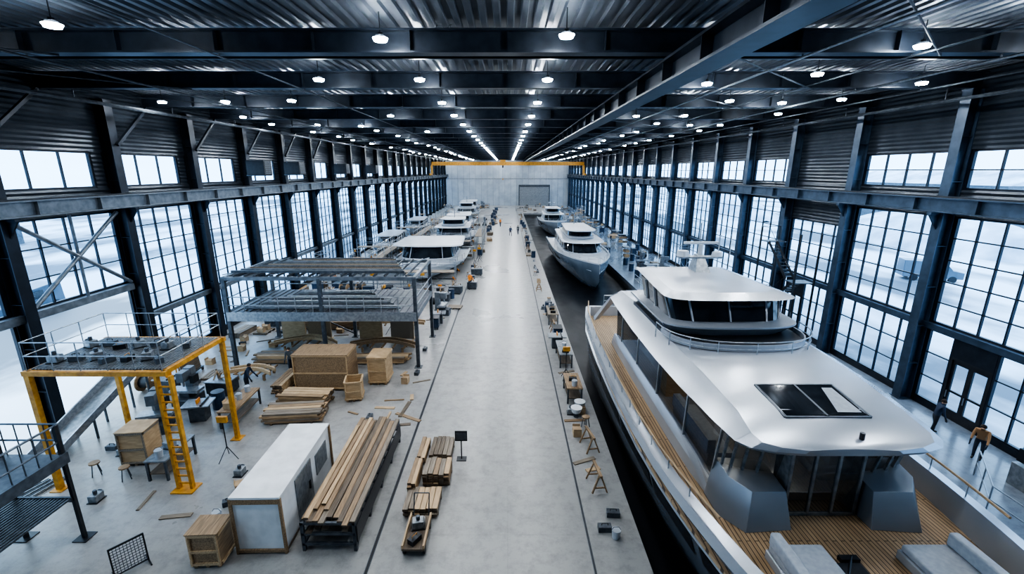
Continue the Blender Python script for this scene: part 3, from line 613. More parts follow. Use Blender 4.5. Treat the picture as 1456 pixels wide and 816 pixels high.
# ------------------------------------------------------------------ yellow gantry
P=[];gx0,gx1,ga,gb,gz=-16.7,-12.0,14.4,17.7,4.6
def ladderpost(x,y):
    b=MB().box(x-.3,x-.2,y-.08,y+.08,0,gz,yelM).box(x+.2,x+.3,y-.08,y+.08,0,gz,yelM).box(x-.4,x+.4,y-.3,y+.3,0,.05,yelM)
    for i in range(14): b.box(x-.2,x+.2,y-.03,y+.03,.25+i*.3,.3+i*.3,yelM)
    return b.mesh('lp')
P.append(('ladder_post',ladderpost(gx1,ga))); P.append(('post',post(gx1,gb,gz,yelM,.16))); P.append(('post',post(gx0,ga,gz,yelM,.18))); P.append(('post',post(gx0,gb,gz,yelM,.16)))
bm=MB()
for y in (ga,gb): bm.box(gx0-.15,gx1+.15,y-.08,y+.08,gz,gz+.17,yelM)
for x in (gx0,gx1): bm.box(x-.08,x+.08,ga,gb,gz,gz+.17,yelM)
P.append(('top_beam',bm.mesh('tb')))
gd=MB()
for i in range(40): gd.box(gx0+.06+i*.116,gx0+.10+i*.116,ga+.1,gb-.1,gz+.17,gz+.22,greyM)
for i in range(6): gd.box(gx0,gx1,ga+.2+i*.57,ga+.26+i*.57,gz+.12,gz+.17,midM)
P.append(('grating_deck',gd.mesh('gd')))
rl=MB(); Z=gz+.22
for z in (Z+.5,Z+1.0): rl.tube([(gx0,ga,z),(gx1,ga,z),(gx1,gb,z),(gx0,gb,z),(gx0,ga,z)],.02,galvM)
for i in range(6):
    x=gx0+(gx1-gx0)*i/5
    for y in (ga,gb): rl.cyl((x,y,Z-.1),(x,y,Z+1),.018,galvM,5)
for y in (15.5,16.6):
    for x in(gx0,gx1): rl.cyl((x,y,Z-.1),(x,y,Z+1),.018,galvM,5)
P.append(('guard_rail',rl.mesh('gr')))
thing('yellow_gantry_platform','yellow steel gantry with railed grating deck and ladder legs','platform',(0,0,0),P)
for x in (gx0,gx1):
    for y in (ga,gb): occ.append((x-.4,x+.4,y-.35,y+.35))
P=[]; sx1=-13.7
for x in (-17.5,-15.6,sx1):
    for y in (9.2,12.1): P.append(('leg',post(x,y,4.05,blackM,.1)))
P.append(('deck',MB().box(-17.6,sx1,9.1,12.2,2.9,3.0,midM).box(-17.7,sx1+.1,9.0,9.1,2.75,3.1,midM).box(sx1,sx1+.1,9.1,12.2,2.75,3.1,midM).mesh('d')))
rl=MB()
for z in (3.5,4.05): rl.tube([(sx1,9.2,z),(sx1,12.2,z),(-17.6,12.2,z)],.03,midM)
for i in range(9): rl.cyl((sx1,9.2+i*.37,3.0),(sx1,9.2+i*.37,4.05),.018,midM,5)
for i in range(9): rl.cyl((sx1-i*.45,12.2,3.0),(sx1-i*.45,12.2,4.05),.018,midM,5)
P.append(('guard_rail',rl.mesh('r')))
sg_=MB()
for i in range(34): sg_.box(-17.4+i*.11,-17.35+i*.11,9.3,12.0,1.5,1.56,midM)
sg_.box(-17.5,sx1,9.25,9.32,1.42,1.58,midM).box(-17.5,sx1,12.0,12.07,1.42,1.58,midM)
P.append(('grating_shelf',sg_.mesh('s')))
thing('scaffold_platform','dark steel scaffold platform with railings','scaffold',(0,0,0),P); occ.append((-18,sx1+.2,8.8,12.5))
# ------------------------------------------------------------------ large items
c=MB().box(-.72,.72,-2,2,.08,1.96,whiteM); rf=MB().box(-.76,.76,-2.05,2.05,1.96,2.04,whiteM); tr=MB()
for sx in(-1,1):
    for sy in(-1,1): tr.box(sx*.74-.04,sx*.74+.04,sy*2.02-.04,sy*2.02+.04,0,1.98,woodM)
tr.box(-.7,.7,-2.06,-2.0,.05,.15,woodM).box(-.7,.7,-2.06,-2.0,1.8,1.95,woodM).box(-.74,.74,-2,2,0,.08,woodD)
dr=MB().box(.72,.76,-1.0,.2,.15,1.8,greyM).box(.76,.8,-.1,-.02,.8,1.1,blackM).box(.72,.75,.6,1.6,.8,1.6,greyM)
thing('site_cabin','long white panelled transport box with timber corners','container',(-7.65,13.5,0),[('body',c.mesh('c')),('lid',rf.mesh('l',bev=.01)),('corner_batten',tr.mesh('t')),('side_hatch',dr.mesh('d'))],rot=.02); occ.append((-8.6,-6.7,11.2,15.7))
P=[]
for x in (-.8,.8):
    for y in (-2.9,-1.45,0,1.45,2.9): P.append(('leg',MB().box(x-.05,x+.05,y-.05,y+.05,0,1.05,midM).mesh('l')))
q=MB()
for x in(-.8,.8):
    for z in (.25,.62,1.0): q.box(x-.04,x+.04,-2.95,2.95,z-.04,z+.04,midM)
for y in (-2.9,-1.45,0,1.45,2.9):
    for z in (.25,.62,1.0): q.box(-.8,.8,y-.04,y+.04,z-.04,z+.04,midM)
for y in (-2.9,-1.45,0,1.45): q.beam((.84,y,.1),(.84,y+1.45,1.0),.04,.04,midM)
P.append(('frame',q.mesh('q'))); P.append(('side_panel',MB().box(.86,.89,-2.9,2.9,.3,.9,blackM).mesh('sp')))
thing('plank_rack','long dark steel rack table loaded with planks','rack',(-5.55,14.5,0),P); occ.append((-6.6,-4.5,11,18))
bmesh_={}
def board(L,wd,t,m):
    k=(L,wd,t,m.name)
    if k not in bmesh_: bmesh_[k]=MB().box(-wd/2,wd/2,-L/2,L/2,0,t,m).box(-wd/2,wd/2,-L/2-.004,-L/2,0.004,t-.004,woodD).mesh('board')
    return bmesh_[k]
for i in range(9):
    m=(woodM,woodD,woodM,woodG,woodD)[i%5]
    thing('plank','long brown timber plank laid on the rack','plank',(-6.3+i*.19,14.5+R.uniform(-.25,.25),1.045),board(5.9,.17,.06,m),rot=R.uniform(-.006,.006),group='planks on the rack')
for i in range(4):
    thing('plank','pale timber plank stacked on the rack','plank',(-6.25+i*.17,14.6+R.uniform(-.4,.4),1.11),board(5.2,.14,.07,(woodL,woodM,woodL,woodM)[i]),rot=R.uniform(-.015,.015),group='planks on the rack')
for i in range(6):
    thing('plank','dark plank on the lower shelf of the rack','plank',(-6.15+i*.22,14.5+R.uniform(-.2,.2),.665),board(5.6,.18,.06,woodD),group='planks on the rack')
def pallet_mesh(w,l):
    d=MB(); n=6
    for i in range(n): d.box(-w/2+i*(w/n)+.01,-w/2+(i+1)*(w/n)-.03,-l/2,l/2,.11,.135,woodG)
    s=MB()
    for y in (-l/2+.06,0,l/2-.06): s.box(-w/2,w/2,y-.05,y+.05,.02,.11,woodD)
    for y in (-l/2+.06,0,l/2-.06): s.box(-w/2,w/2,y-.06,y+.06,0,.02,woodD)
    return [('deck_board',d.mesh('pd')),('stringer',s.mesh('ps'))]
PAL=pallet_mesh(1.0,1.2)
BL='sawn timber board in a stack on the floor'
nb=[0]; stuffL=MB()
def tboard(x,y,z,L,wd,m,rot):
    if nb[0]<285:
        nb[0]+=1
        thing('timber_board',BL,'board',(x,y,z),board(L,wd,.09,m),rot=rot,group='stacked timber boards')
    else:
        dx,dy=-math.sin(rot)*L/2,math.cos(rot)*L/2
        stuffL.beam((x-dx,y-dy,z+.045),(x+dx,y+dy,z+.045),wd,.09,m)
def lumber(x,y,w,l,n,layers,mats,rot=0,jit=.05):
    for yy in (-l*.35,l*.35):
        thing('bearer','short timber bearer under a lumber stack','timber',(x-math.sin(rot)*yy,y+math.cos(rot)*yy,0),MB().box(-w/2,w/2,-.05,.05,0,.08,woodD).box(-w/2+.02,w/2-.02,-.04,.04,.08,.085,woodM).mesh('be'),rot=rot,group='lumber bearers')
    z=.085; bw=w/n
    for k in range(layers):
        for i in range(n):
            dx=-w/2+bw*(i+.5); dy=R.uniform(-jit,jit)*l
            tboard(x+dx*math.cos(rot)-dy*math.sin(rot),y+dx*math.sin(rot)+dy*math.cos(rot),z,round(l,1),round(bw*.9,2),R.choice(mats),rot+R.uniform(-.01,.01))
        z+=.095
    occ.append((x-w/2-.2,x+w/2+.2,y-l/2-.2,y+l/2+.2)) if abs(math.sin(rot))<.5 else occ.append((x-l/2-.2,x+l/2+.2,y-w/2-.2,y+w/2+.2))
lumber(-2.75,16.6,.9,1.3,5,3,[woodD,woodG]); lumber(-2.7,15.0,1.0,1.0,5,5,[woodM,woodL,woodG]); lumber(-3.5,14.7,.3,1.5,2,5,[woodL,woodM]);lumber(-3.0,13.5,1.2,1.1,6,3,[woodD,woodG,woodL]); lumber(-3.5,16.5,.35,1.4,2,3,[woodL,woodM])
lumber(-10.2,19.4,1.2,2.6,5,5,[woodL,woodG,woodM],rot=pi/2+.1); lumber(-10.3,20.8,1.0,2.4,4,6,[woodL,plyM,woodM],rot=pi/2-.05)
lumber(-12.1,22.6,.6,2.2,3,6,[woodL,woodM])
lumber(-13.2,26.0,.9,4.6,4,5,[woodL,woodM,woodG],rot=pi/2); lumber(-8.4,25.9,.8,4.4,4,4,[woodM,woodG,woodL],rot=pi/2+.03); lumber(-13.4,32.2,1.0,5,5,6,[woodL,woodM,woodG],rot=pi/2)
def crate(w,l,h,m,bm_,label,x,y,rot=0,open_=False):
    b=MB()
    if open_: b.box(-w/2,w/2,-l/2,l/2,.1,.14,m).box(-w/2,-w/2+.03,-l/2,l/2,.14,h,m).box(w/2-.03,w/2,-l/2,l/2,.14,h,m).box(-w/2,w/2,-l/2,-l/2+.03,.14,h,m).box(-w/2,w/2,l/2-.03,l/2,.14,h,m)
    else: b.box(-w/2,w/2,-l/2,l/2,.1,h,m)
    t=MB(); e=.03
    for sx in(-1,1):
        for sy in (-1,1):
            t.box(sx*w/2-.05*(sx>0),sx*w/2+.05*(sx<0),sy*(l/2+e)-e,sy*(l/2+e)+e,.1,h,bm_)
    for sy in(-1,1):
        for z_ in (.12,h/2-.04,h-.09): t.box(-w/2,w/2,sy*(l/2+e)-e*.8,sy*(l/2+e)+e*.8,z_,z_+.08,bm_)
    for sx in (-1,1):
        for z_ in (.12,h-.09): t.box(sx*(w/2+e)-e*.8,sx*(w/2+e)+e*.8,-l/2,l/2,z_,z_+.08,bm_)
    s=MB()
    for i in (-1,0,1): s.box(i*w*.4-.05,i*w*.4+.05,-l/2,l/2,0,.1,woodM)
    p=[('crate_body',b.mesh('cb')),('batten',t.mesh('ct')),('skid',s.mesh('cs'))]
    if not open_: p.append(('lid',MB().box(-w/2-.04,w/2+.04,-l/2-.06,l/2+.06,h,h+.03,m).mesh('cl')))
    occ.append((x-max(w,l)/2-.1,x+max(w,l)/2+.1,y-max(w,l)/2-.1,y+max(w,l)/2+.1))
    return thing('wooden_crate',label,'crate',(x,y,0),p,rot)
crate(2.9,1.5,2.05,woodM,plyM,'large plywood crate standing on the floor',-10.0,22.9)
crate(1.0,1.3,1.6,plyM,woodL,'tall plywood crate standing on the floor',-7.2,23.5); crate(.8,.9,1.1,plyM,woodL,'small open plywood crate',-8.0,21.4,.2,True)
crate(.85,.7,1.2,woodM,woodL,'pale slatted wooden crate on the floor',-9.0,11.3,.05); crate(1.0,.9,1.5,plyM,woodG,'timber crate with battens standing on the floor',-15.0,16.2,.1)
# ------------------------------------------------------------------ clutter kit
def place_bench(x,y,rot):
    l=R.choice([1.8,2.4]); w_=.8
    t=MB().box(-w_/2,w_/2,-l/2,l/2,.82,.88,R.choice([woodG,woodM,greyM])).mesh('t')
    lg=MB().box(-.04,.04,-.04,.04,0,.82,midM).mesh('l')
    o=thing('workbench','workbench with timber top and steel legs','workbench',(x,y,0),[('bench_top',t),('shelf',MB().box(-w_/2+.05,w_/2-.05,-l/2+.05,l/2-.05,.28,.32,woodD).mesh('s'))],rot,group='workbenches')
    for sx in(-1,1):
        for sy in(-1,1): mk('leg',lg,o,(sx*(w_/2-.06),sy*(l/2-.06),0))
    n=R.randint(2,3)
    for k in range(n):
        b=-l*.33+k*l*.33
        ca,sa=math.cos(rot),math.sin(rot)
        R.choice(small)(x-b*sa,y+b*ca,.881,rot+R.uniform(-.3,.3))
_tb=[('toolbox_body',MB().box(-.22,.22,-.12,.12,0,.2,midM).mesh('a',bev=.01)),('handle',MB().tube([(-.1,0,.2),(-.1,0,.27),(.1,0,.27),(.1,0,.2)],.012,blackM).mesh('b'))]
_tb2=[('toolbox_body',MB().box(-.2,.2,-.12,.12,0,.18,blackM).mesh('a',bev=.01)),('handle',MB().tube([(-.1,0,.18),(-.1,0,.25),(.1,0,.25),(.1,0,.18)],.012,yelM).mesh('b'))]
_cb=[('box_body',MB().box(-.22,.22,-.18,.18,0,.3,cardM).mesh('a')),('flap',MB().beam((-.22,0,.3),(-.24,0,.4),.34,.01,cardM).mesh('b')),('flap',MB().beam((.22,0,.3),(.24,0,.4),.34,.01,cardM).mesh('b'))]
_bk=[('bucket_body',MB().cyl((0,0,0),(0,0,.3),.12,boatM,14,.15).mesh('a')),('handle',MB().tube([(-.15,0,.29),(-.08,0,.4),(.08,0,.4),(.15,0,.29)],.008,midM).mesh('b'))]
_mc=[('housing',MB().box(-.18,.18,-.15,.15,.02,.28,greyM).cyl((0,0,.28),(0,0,.42),.07,midM,10).mesh('a',bev=.02)),('base',MB().box(-.22,.22,-.18,.18,0,.03,blackM).mesh('b')),('blade',MB().cyl((.2,0,.2),(.22,0,.2),.12,galvM,14).mesh('c'))]
small=[lambda x,y,z,r:thing('toolbox','small grey metal toolbox with black handle','toolbox',(x,y,z),_tb,r,'toolboxes'),
 lambda x,y,z,r:thing('toolbox','black toolbox with yellow handle','toolbox',(x,y,z),_tb2,r,'toolboxes'),
 lambda x,y,z,r:thing('cardboard_box','open brown cardboard packing box','box',(x,y,z),_cb,r,'cardboard boxes'),
 lambda x,y,z,r:thing('bucket','pale plastic bucket with wire handle','bucket',(x,y,z),_bk,r,'buckets'),
 lambda x,y,z,r:thing('bench_saw','grey portable bench saw','machine',(x,y,z),_mc,r,'bench saws')]
_sh=[('top_rail',MB().box(-.05,.05,-.5,.5,.68,.76,woodM).mesh('a'))]; _shl=[]
for sx in(-1,1):
    for sy in(-1,1): _shl.append(('leg',MB().beam((sx*.28,sy*.42,0),(sx*.03,sy*.36,.7),.06,.05,woodM).mesh('l')))
_sh2=_sh+_shl+[('cross_brace',MB().beam((-.2,-.4,.2),(.2,-.4,.2),.04,.05,woodM).mesh('x')),('cross_brace',MB().beam((-.2,.4,.2),(.2,.4,.2),.04,.05,woodM).mesh('x'))]
def sawhorse(x,y,r): thing('sawhorse','pale timber sawhorse standing on the floor','sawhorse',(x,y,0),_sh2,r,'sawhorses')
_ct=[('cabinet',MB().box(-.3,.3,-.45,.45,.14,.85,blueM).mesh('a',bev=.01)),('drawer',MB().box(.3,.32,-.4,.4,.18,.35,midM).mesh('b')),('drawer',MB().box(.3,.32,-.4,.4,.4,.57,midM).mesh('b')),('drawer',MB().box(.3,.32,-.4,.4,.62,.8,midM).mesh('b')),('worktop',MB().box(-.33,.33,-.48,.48,.85,.89,blackM).mesh('c'))]
for sx in(-1,1):
    for sy in(-1,1): _ct.append(('wheel',MB().cyl((sx*.25-.02,sy*.38,.07),(sx*.25+.02,sy*.38,.07),.07,blackM,10).box(sx*.25-.03,sx*.25+.03,sy*.38-.03,sy*.38+.03,.07,.14,midM).mesh('w')))
_ba=[('drum_body',MB().cyl((0,0,0),(0,0,.88),.29,blueM,18).mesh('a')),('rim',MB().cyl((0,0,.3),(0,0,.33),.305,blueM,18).cyl((0,0,.58),(0,0,.61),.305,blueM,18).cyl((0,0,.86),(0,0,.9),.3,midM,18).mesh('b'))]
_sw=[('cabinet',MB().box(-.35,.35,-.3,.3,0,.8,midM).mesh('a',bev=.02)),('saw_table',MB().box(-.6,.6,-.45,.45,.8,.86,galvM).mesh('b')),('fence',MB().box(.25,.3,-.45,.45,.86,.93,blackM).mesh('c')),('blade_guard',MB().box(-.03,.03,-.15,.2,.86,1.05,oraM).mesh('d'))]
_dr=[('flange',MB().cyl((-.35,0,.5),(-.3,0,.5),.5,woodM,20).mesh('a')),('flange',MB().cyl((.3,0,.5),(.35,0,.5),.5,woodM,20).mesh('a')),('cable_core',MB().cyl((-.3,0,.5),(.3,0,.5),.32,blackM,20).mesh('b'))]
_ld=[('stile',MB().beam((-.22,0,0),(-.15,.5,2.0),.05,.04,galvM).mesh('a')),('stile',MB().beam((.22,0,0),(.15,.5,2.0),.05,.04,galvM).mesh('a')),('stile',MB().beam((-.22,1.0,0),(-.15,.5,2.0),.04,.04,galvM).mesh('a')),('stile',MB().beam((.22,1.0,0),(.15,.5,2.0),.04,.04,galvM).mesh('a'))]
_rg=MB()
for i in range(1,8): t=i/8; _rg.beam((-.22+.07*t,.5*t,2*t),(.22-.07*t,.5*t,2*t),.06,.03,galvM)
_ld.append(('rung',_rg.mesh('b')))
_sc=[('frame',MB().box(-.8,-.75,-.4,-.35,0,1.7,midM).box(.75,.8,-.4,-.35,0,1.7,midM).box(-.8,-.75,.35,.4,0,1.7,midM).box(.75,.8,.35,.4,0,1.7,midM).box(-.75,.75,.36,.39,1.5,1.6,midM).mesh('a'))]+[('shelf',MB().box(-.8,.8,-.4,.4,z,z+.04,greyM).mesh('b')) for z in (.3,.95,1.6)]+[('stored_panel',MB().box(-.7,-.1,-.3,.3,.34,.7,cardM).mesh('c')),('stored_panel',MB().box(.0,.6,-.3,.2,.34,.6,woodD).mesh('c')),('stored_panel',MB().box(-.6,.5,-.3,.3,.99,1.25,woodM).mesh('c'))]
_st=[('seat',MB().cyl((0,0,.5),(0,0,.55),.18,woodM,14).mesh('a'))]+[('leg',MB().cyl((.2*math.cos(a),.2*math.sin(a),0),(.1*math.cos(a),.1*math.sin(a),.5),.018,midM,5).mesh('b')) for a in (0,pi/2,pi,3*pi/2)]
_sf=MB()
for sx in(-1,1):
    for sy in (-1,1): _sf.cyl((sx*.6,sy*.9,.12),(sx*.6,sy*.9,3.3),.03,galvM,6)
    for z in (.4,.9,1.4,1.9,2.4,2.9,3.3): _sf.cyl((sx*.6,-.9,z),(sx*.6,.9,z),.022,galvM,5)
_sf.cyl((-.6,-.9,.4),(.6,-.9,2.3),.02,galvM,5).cyl((-.6,.9,2.3),(.6,.9,.4),.02,galvM,5).cyl((-.6,-.9,3.3),(.6,-.9,3.3),.022,galvM,5).cyl((-.6,.9,3.3),(.6,.9,3.3),.022,galvM,5)
_sfp=[('tube_frame',_sf.mesh('a')),('work_deck',MB().box(-.57,.57,-.85,.85,2.36,2.42,woodM).mesh('b'))]
for sx in(-1,1):
    for sy in (-1,1): _sfp.append(('castor',MB().cyl((sx*.6-.02,sy*.9,.08),(sx*.6+.02,sy*.9,.08),.08,blackM,10).mesh('c')))
_tl=[('tripod',MB().cyl((0,0,.5),(0,0,1.7),.02,blackM).cyl((0,0,.6),(.4,0,0),.015,blackM).cyl((0,0,.6),(-.2,.35,0),.015,blackM).cyl((0,0,.6),(-.2,-.35,0),.015,blackM).mesh('a')),('lamp_head',MB().box(-.2,.2,-.06,.06,1.7,1.95,yelM).mesh('b'))]
_bn=[('bin_body',MB().box(-.6,.6,-.45,.45,.1,.75,midM).box(-.64,.64,-.49,.49,.72,.78,galvM).mesh('a')),('fork_skid',MB().box(-.5,-.35,-.45,.45,0,.1,midM).mesh('b')),('fork_skid',MB().box(.35,.5,-.45,.45,0,.1,midM).mesh('b'))]
for i in range(7): _bn.append(('timber_scrap',MB().beam((R.uniform(-.5,.5),R.uniform(-.3,.3),.7),(R.uniform(-.5,.5),R.uniform(-.4,.4),R.uniform(.95,1.25)),.08,.04,R.choice([woodL,woodM,woodD])).mesh('c')))
_ml=[('base',MB().box(-.45,.45,-.6,.6,0,.5,midM).mesh('a',bev=.02)),('machine_bed',MB().box(-.7,.7,-.3,.3,.75,.88,galvM).box(-.25,.25,-.25,.25,.5,.75,midM).mesh('b')),('column',MB().box(-.2,.2,.2,.6,.5,1.9,girderM).mesh('c',bev=.03)),('spindle_head',MB().box(-.18,.18,-.35,.2,1.35,1.85,girderM).cyl((0,-.15,1.05),(0,-.15,1.35),.06,galvM).mesh('d',bev=.02)),('control_box',MB().box(.3,.5,-.1,.3,1.2,1.6,blackM).mesh('e'))]
_pt=[('trolley_bed',MB().box(-.4,.4,-.9,.9,.18,.24,midM).mesh('a')),('a_frame',MB().beam((-.05,-.8,.24),(-.02,-.8,1.3),.05,.05,yelM).beam((-.05,.8,.24),(-.02,.8,1.3),.05,.05,yelM).beam((-.02,-.8,1.3),(-.02,.8,1.3),.05,.05,yelM).mesh('b'))]
for i in range(4): _pt.append(('sheet_panel',MB().add([(.12+.05*i,-.8,.25),(.12+.05*i,.8,.25),(.02+.05*i,.8,1.25),(.02+.05*i,-.8,1.25),(.14+.05*i,-.8,.25),(.14+.05*i,.8,.25),(.04+.05*i,.8,1.25),(.04+.05*i,-.8,1.25)],[(0,1,2,3),(7,6,5,4),(0,4,5,1),(1,5,6,2),(2,6,7,3),(3,7,4,0)],(plyM,woodM,boatM,woodD)[i]).mesh('c')))
for sx in (-.35,.35):
    for sy in (-.8,.8): _pt.append(('wheel',MB().cyl((sx-.03,sy,.09),(sx+.03,sy,.09),.09,blackM,10).mesh('d')))
def T(n,l,c,parts,g): return lambda x,y,r: thing(n,l,c,(x,y,0),parts,r,g)
def pal_stack(x,y,r):
    for i in range(R.randint(1,5)): thing('pallet','worn timber pallet with slatted deck','pallet',(x,y,i*.137),PAL,r+R.uniform(-.04,.04),'pallets')
def pal_box(x,y,r):
    thing('pallet','worn timber pallet with slatted deck','pallet',(x,y,0),PAL,r,'pallets')
    for b in (-.3,.3):
        small[2](x-b*math.sin(r),y+b*math.cos(r),.137,r)
def small_lumber(x,y,r):
    m=R.choice([[woodL,woodM],[woodD,woodG],[woodG,woodM],[woodL,woodG]])
    for k in range(R.choice([2,3,4,5])):
        for i in range(3): tboard(x+(-.3+.3*i)*math.cos(r),y+(-.3+.3*i)*math.sin(r),.001+k*.092,1.9,.27,R.choice(m),r+R.uniform(-.01,.01))
kit={'bench':(place_bench,.6,1.3),'sawhorse':(sawhorse,.4,.6),'cart':(T('tool_cart','dark blue steel tool cabinet on castors','tool cabinet',_ct,'tool cabinets'),.45,.6),
 'drum':(T('steel_drum','dark blue steel drum on the floor','drum',_ba,'steel drums'),.35,.35),'saw':(T('table_saw','grey cabinet table saw','machine',_sw,'table saws'),.65,.5),
 'reel':(T('cable_reel','wooden reel wound with black cable','reel',_dr,'cable reels'),.45,.55),
 'ladder':(T('step_ladder','aluminium step ladder standing open','ladder',_ld,'step ladders'),.4,1.1),'shelf':(T('shelving_unit','steel shelving unit with stored panels','shelf',_sc,'shelving units'),.9,.5),
 'stool':(T('stool','round wooden stool with metal legs','stool',_st,'stools'),.25,.25),
 'scaff':(T('scaffold_tower','aluminium mobile scaffold tower with timber deck','scaffold',_sfp,'scaffold towers'),.75,1.05),
 'tripod':(T('work_light','yellow work light on black tripod','light',_tl,'work lights'),.4,.4),
 'mill':(T('milling_machine','grey milling machine with steel bed','machine',_ml,'milling machines'),.75,.65),
 'panel':(T('panel_trolley','yellow frame trolley carrying sheet panels','trolley',_pt,'panel trolleys'),.5,1.0),
 'bin':(T('scrap_bin','grey steel bin full of timber scraps','bin',_bn,'scrap bins'),.7,.55),
 'pallets':(pal_stack,.6,.7),'palbox':(pal_box,.6,.7),'lumber':(small_lumber,.5,1.0),
 'offcut':(lambda x,y,r: thing('timber_offcut','short timber offcut lying on the floor','board',(x,y,0),board(R.choice([.6,1.0,1.5]),R.choice([.1,.18]),.04,R.choice([woodL,woodM,woodD,woodG])),r+R.uniform(-.5,.5),'timber offcuts'),.2,.5),
 'box':(lambda x,y,r: small[2](x,y,0,r),.3,.25),'bucket':(lambda x,y,r: small[3](x,y,0,r),.2,.2),'tbox':(lambda x,y,r: small[R.choice([0,1,4])](x,y,0,r),.25,.25)}
def free(x,y,hx,hy):
    return not any(x+hx>o[0] and x-hx<o[1] and y+hy>o[2] and y-hy<o[3] for o in occ)
def put(k,x,y,r=0,force=False):
    fn,hx,hy=kit[k]
    ax=abs(math.cos(r))*hx+abs(math.sin(r))*hy; ay=abs(math.sin(r))*hx+abs(math.cos(r))*hy
    if not force and not free(x,y,ax,ay): return False
    occ.append((x-ax,x+ax,y-ay,y+ay)); fn(x,y,r); return True
def scatter(x0,x1,y0,y1,n,kinds):
    c=0;t=0
    while c<n and t<n*18:
        t+=1; k=R.choice(kinds)
        if put(k,R.uniform(x0,x1),R.uniform(y0,y1),R.choice([0,pi/2])+R.uniform(-.12,.12)): c+=1
rp_=MB().beam((-18.9,15.9,.08),(-18.3,20.4,2.3),1.1,.12,greyM)
rs_=MB()
for sx in(-.55,.55): rs_.beam((-18.9+sx,15.9,.25),(-18.3+sx,20.4,2.5),.07,.3,galvM)
for t in (.4,.7,1): rs_.box(-18.9+.6*t-.5,-18.9+.6*t-.42,15.9+4.5*t-.03,15.9+4.5*t+.03,0,2.2*t,midM).box(-18.9+.6*t+.42,-18.9+.6*t+.5,15.9+4.5*t-.03,15.9+4.5*t+.03,0,2.2*t,midM)
thing('loading_ramp','grey steel loading ramp on struts','ramp',(0,0,0),[('ramp_deck',rp_.mesh('a')),('side_frame',rs_.mesh('b'))]); occ.append((-19.6,-17.5,15.6,20.8))
for i in range(5):
    thing('steel_profile','long dark steel profile lying on the floor','profile',(-18.4+i*.28,13.6+i*.1,0),MB().box(-.05,.05,-1.1,1.1,0,.02,midM).box(-.05,-.03,-1.1,1.1,.02,.1,midM).box(.03,.05,-1.1,1.1,.02,.1,galvM).mesh('pf'),rot=-.3+i*.02,group='steel profiles on the floor')
occ.append((-19.2,-16.8,12.4,15.2))
thing('display_stand','black display board on a slim stand','sign',(-1.9,16.2,0),[('board',MB().box(-.25,.25,-.02,.02,.85,1.3,blackM).box(-.22,.22,-.03,-.02,.9,1.25,midM).mesh('a')),('pole',MB().cyl((0,0,.02),(0,0,.85),.025,blackM).mesh('b')),('base',MB().box(-.2,.2,-.15,.15,0,.03,blackM).mesh('c'))]); occ.append((-2.3,-1.5,15.9,16.5))
thing('hand_trolley','dark timber trolley carrying small tools','trolley',(-2.9,12.0,0),[('bed',MB().box(-.35,.35,-.7,.7,.25,.32,woodD).box(-.35,-.3,-.7,.7,.32,.45,woodL).box(.3,.35,-.7,.7,.32,.45,woodL).mesh('a')),('handle',MB().tube([(-.25,.7,.3),(-.25,.95,1.0),(.25,.95,1.0),(.25,.7,.3)],.02,midM).mesh('c'))]+[('wheel',MB().cyl((a-.035,b,.12),(a+.035,b,.12),.12,blackM,12).mesh('b')) for a in (-.31,.31) for b in (-.5,.5)]); occ.append((-3.4,-2.4,11.2,13))
small[4](-2.9,12.2,.325,.2); small[1](-2.9,11.6,.325,1)
q=MB().box(-.4,.4,-.02,.02,.05,.08,blackM).box(-.4,.4,-.02,.02,.95,1.0,blackM).box(-.42,-.38,-.02,.02,0,1.0,blackM).box(.38,.42,-.02,.02,0,1,blackM)
for i in range(1,10): q.box(-.4+i*.08-.006,-.4+i*.08+.006,-.008,.008,.08,.95,blackM).box(-.38,.38,-.008,.008,.05+i*.09,.062+i*.09,blackM)
thing('mesh_panel','black wire mesh panel on feet','panel',(-11.2,10.9,0),[('grid',q.mesh('a')),('foot',MB().box(-.42,-.38,-.3,.3,0,.04,blackM).mesh('b')),('foot',MB().box(.38,.42,-.3,.3,0,.04,blackM).mesh('b'))],rot=.9); occ.append((-11.8,-10.6,10.3,11.5))
for i,(x,y,l,m) in enumerate(((-14.6,23.2,2.6,woodL),(-8.2,27.2,4.4,woodM),(-13.4,27.4,4.2,woodL),(-9.5,34.2,5,woodG),(-15,34.0,4.5,woodM),(-8.4,31.6,4.4,woodL))):
    n=12; ribs=[]
    for sgn in (0,.5):
        rg=[]
        for k in range(n+1):
            t=k/n; yy=.9*math.sin(pi*t)*(.6+.4*i%2); xx=-l/2+l*t
            rg.append([(xx,yy+sgn,.42),(xx,yy+sgn+.12,.42),(xx,yy+sgn+.12,.62),(xx,yy+sgn,.62)])
        ribs.append(('curved_rib',MB().loft(rg,m,closed=True,caps=True).mesh('a')))
    p2=MB()
    for k in range(1,6): p2.box(-l/2+l*k/6-.05,-l/2+l*k/6+.05,.1,1.5,.34,.42,woodM)
    for xx in (-l*.3,l*.3): p2.box(xx-.06,xx+.06,.2,.3,0,.34,woodM).box(xx-.06,xx+.06,1.2,1.3,0,.34,woodM)
    thing('laminated_hull_mould','curved laminated timber hull mould on low trestles','mould',(x,y,0),ribs+[('trestle',p2.mesh('b'))],rot=.02*i-.05,group='timber hull moulds'); occ.append((x-l/2,x+l/2,y-.1,y+1.7))
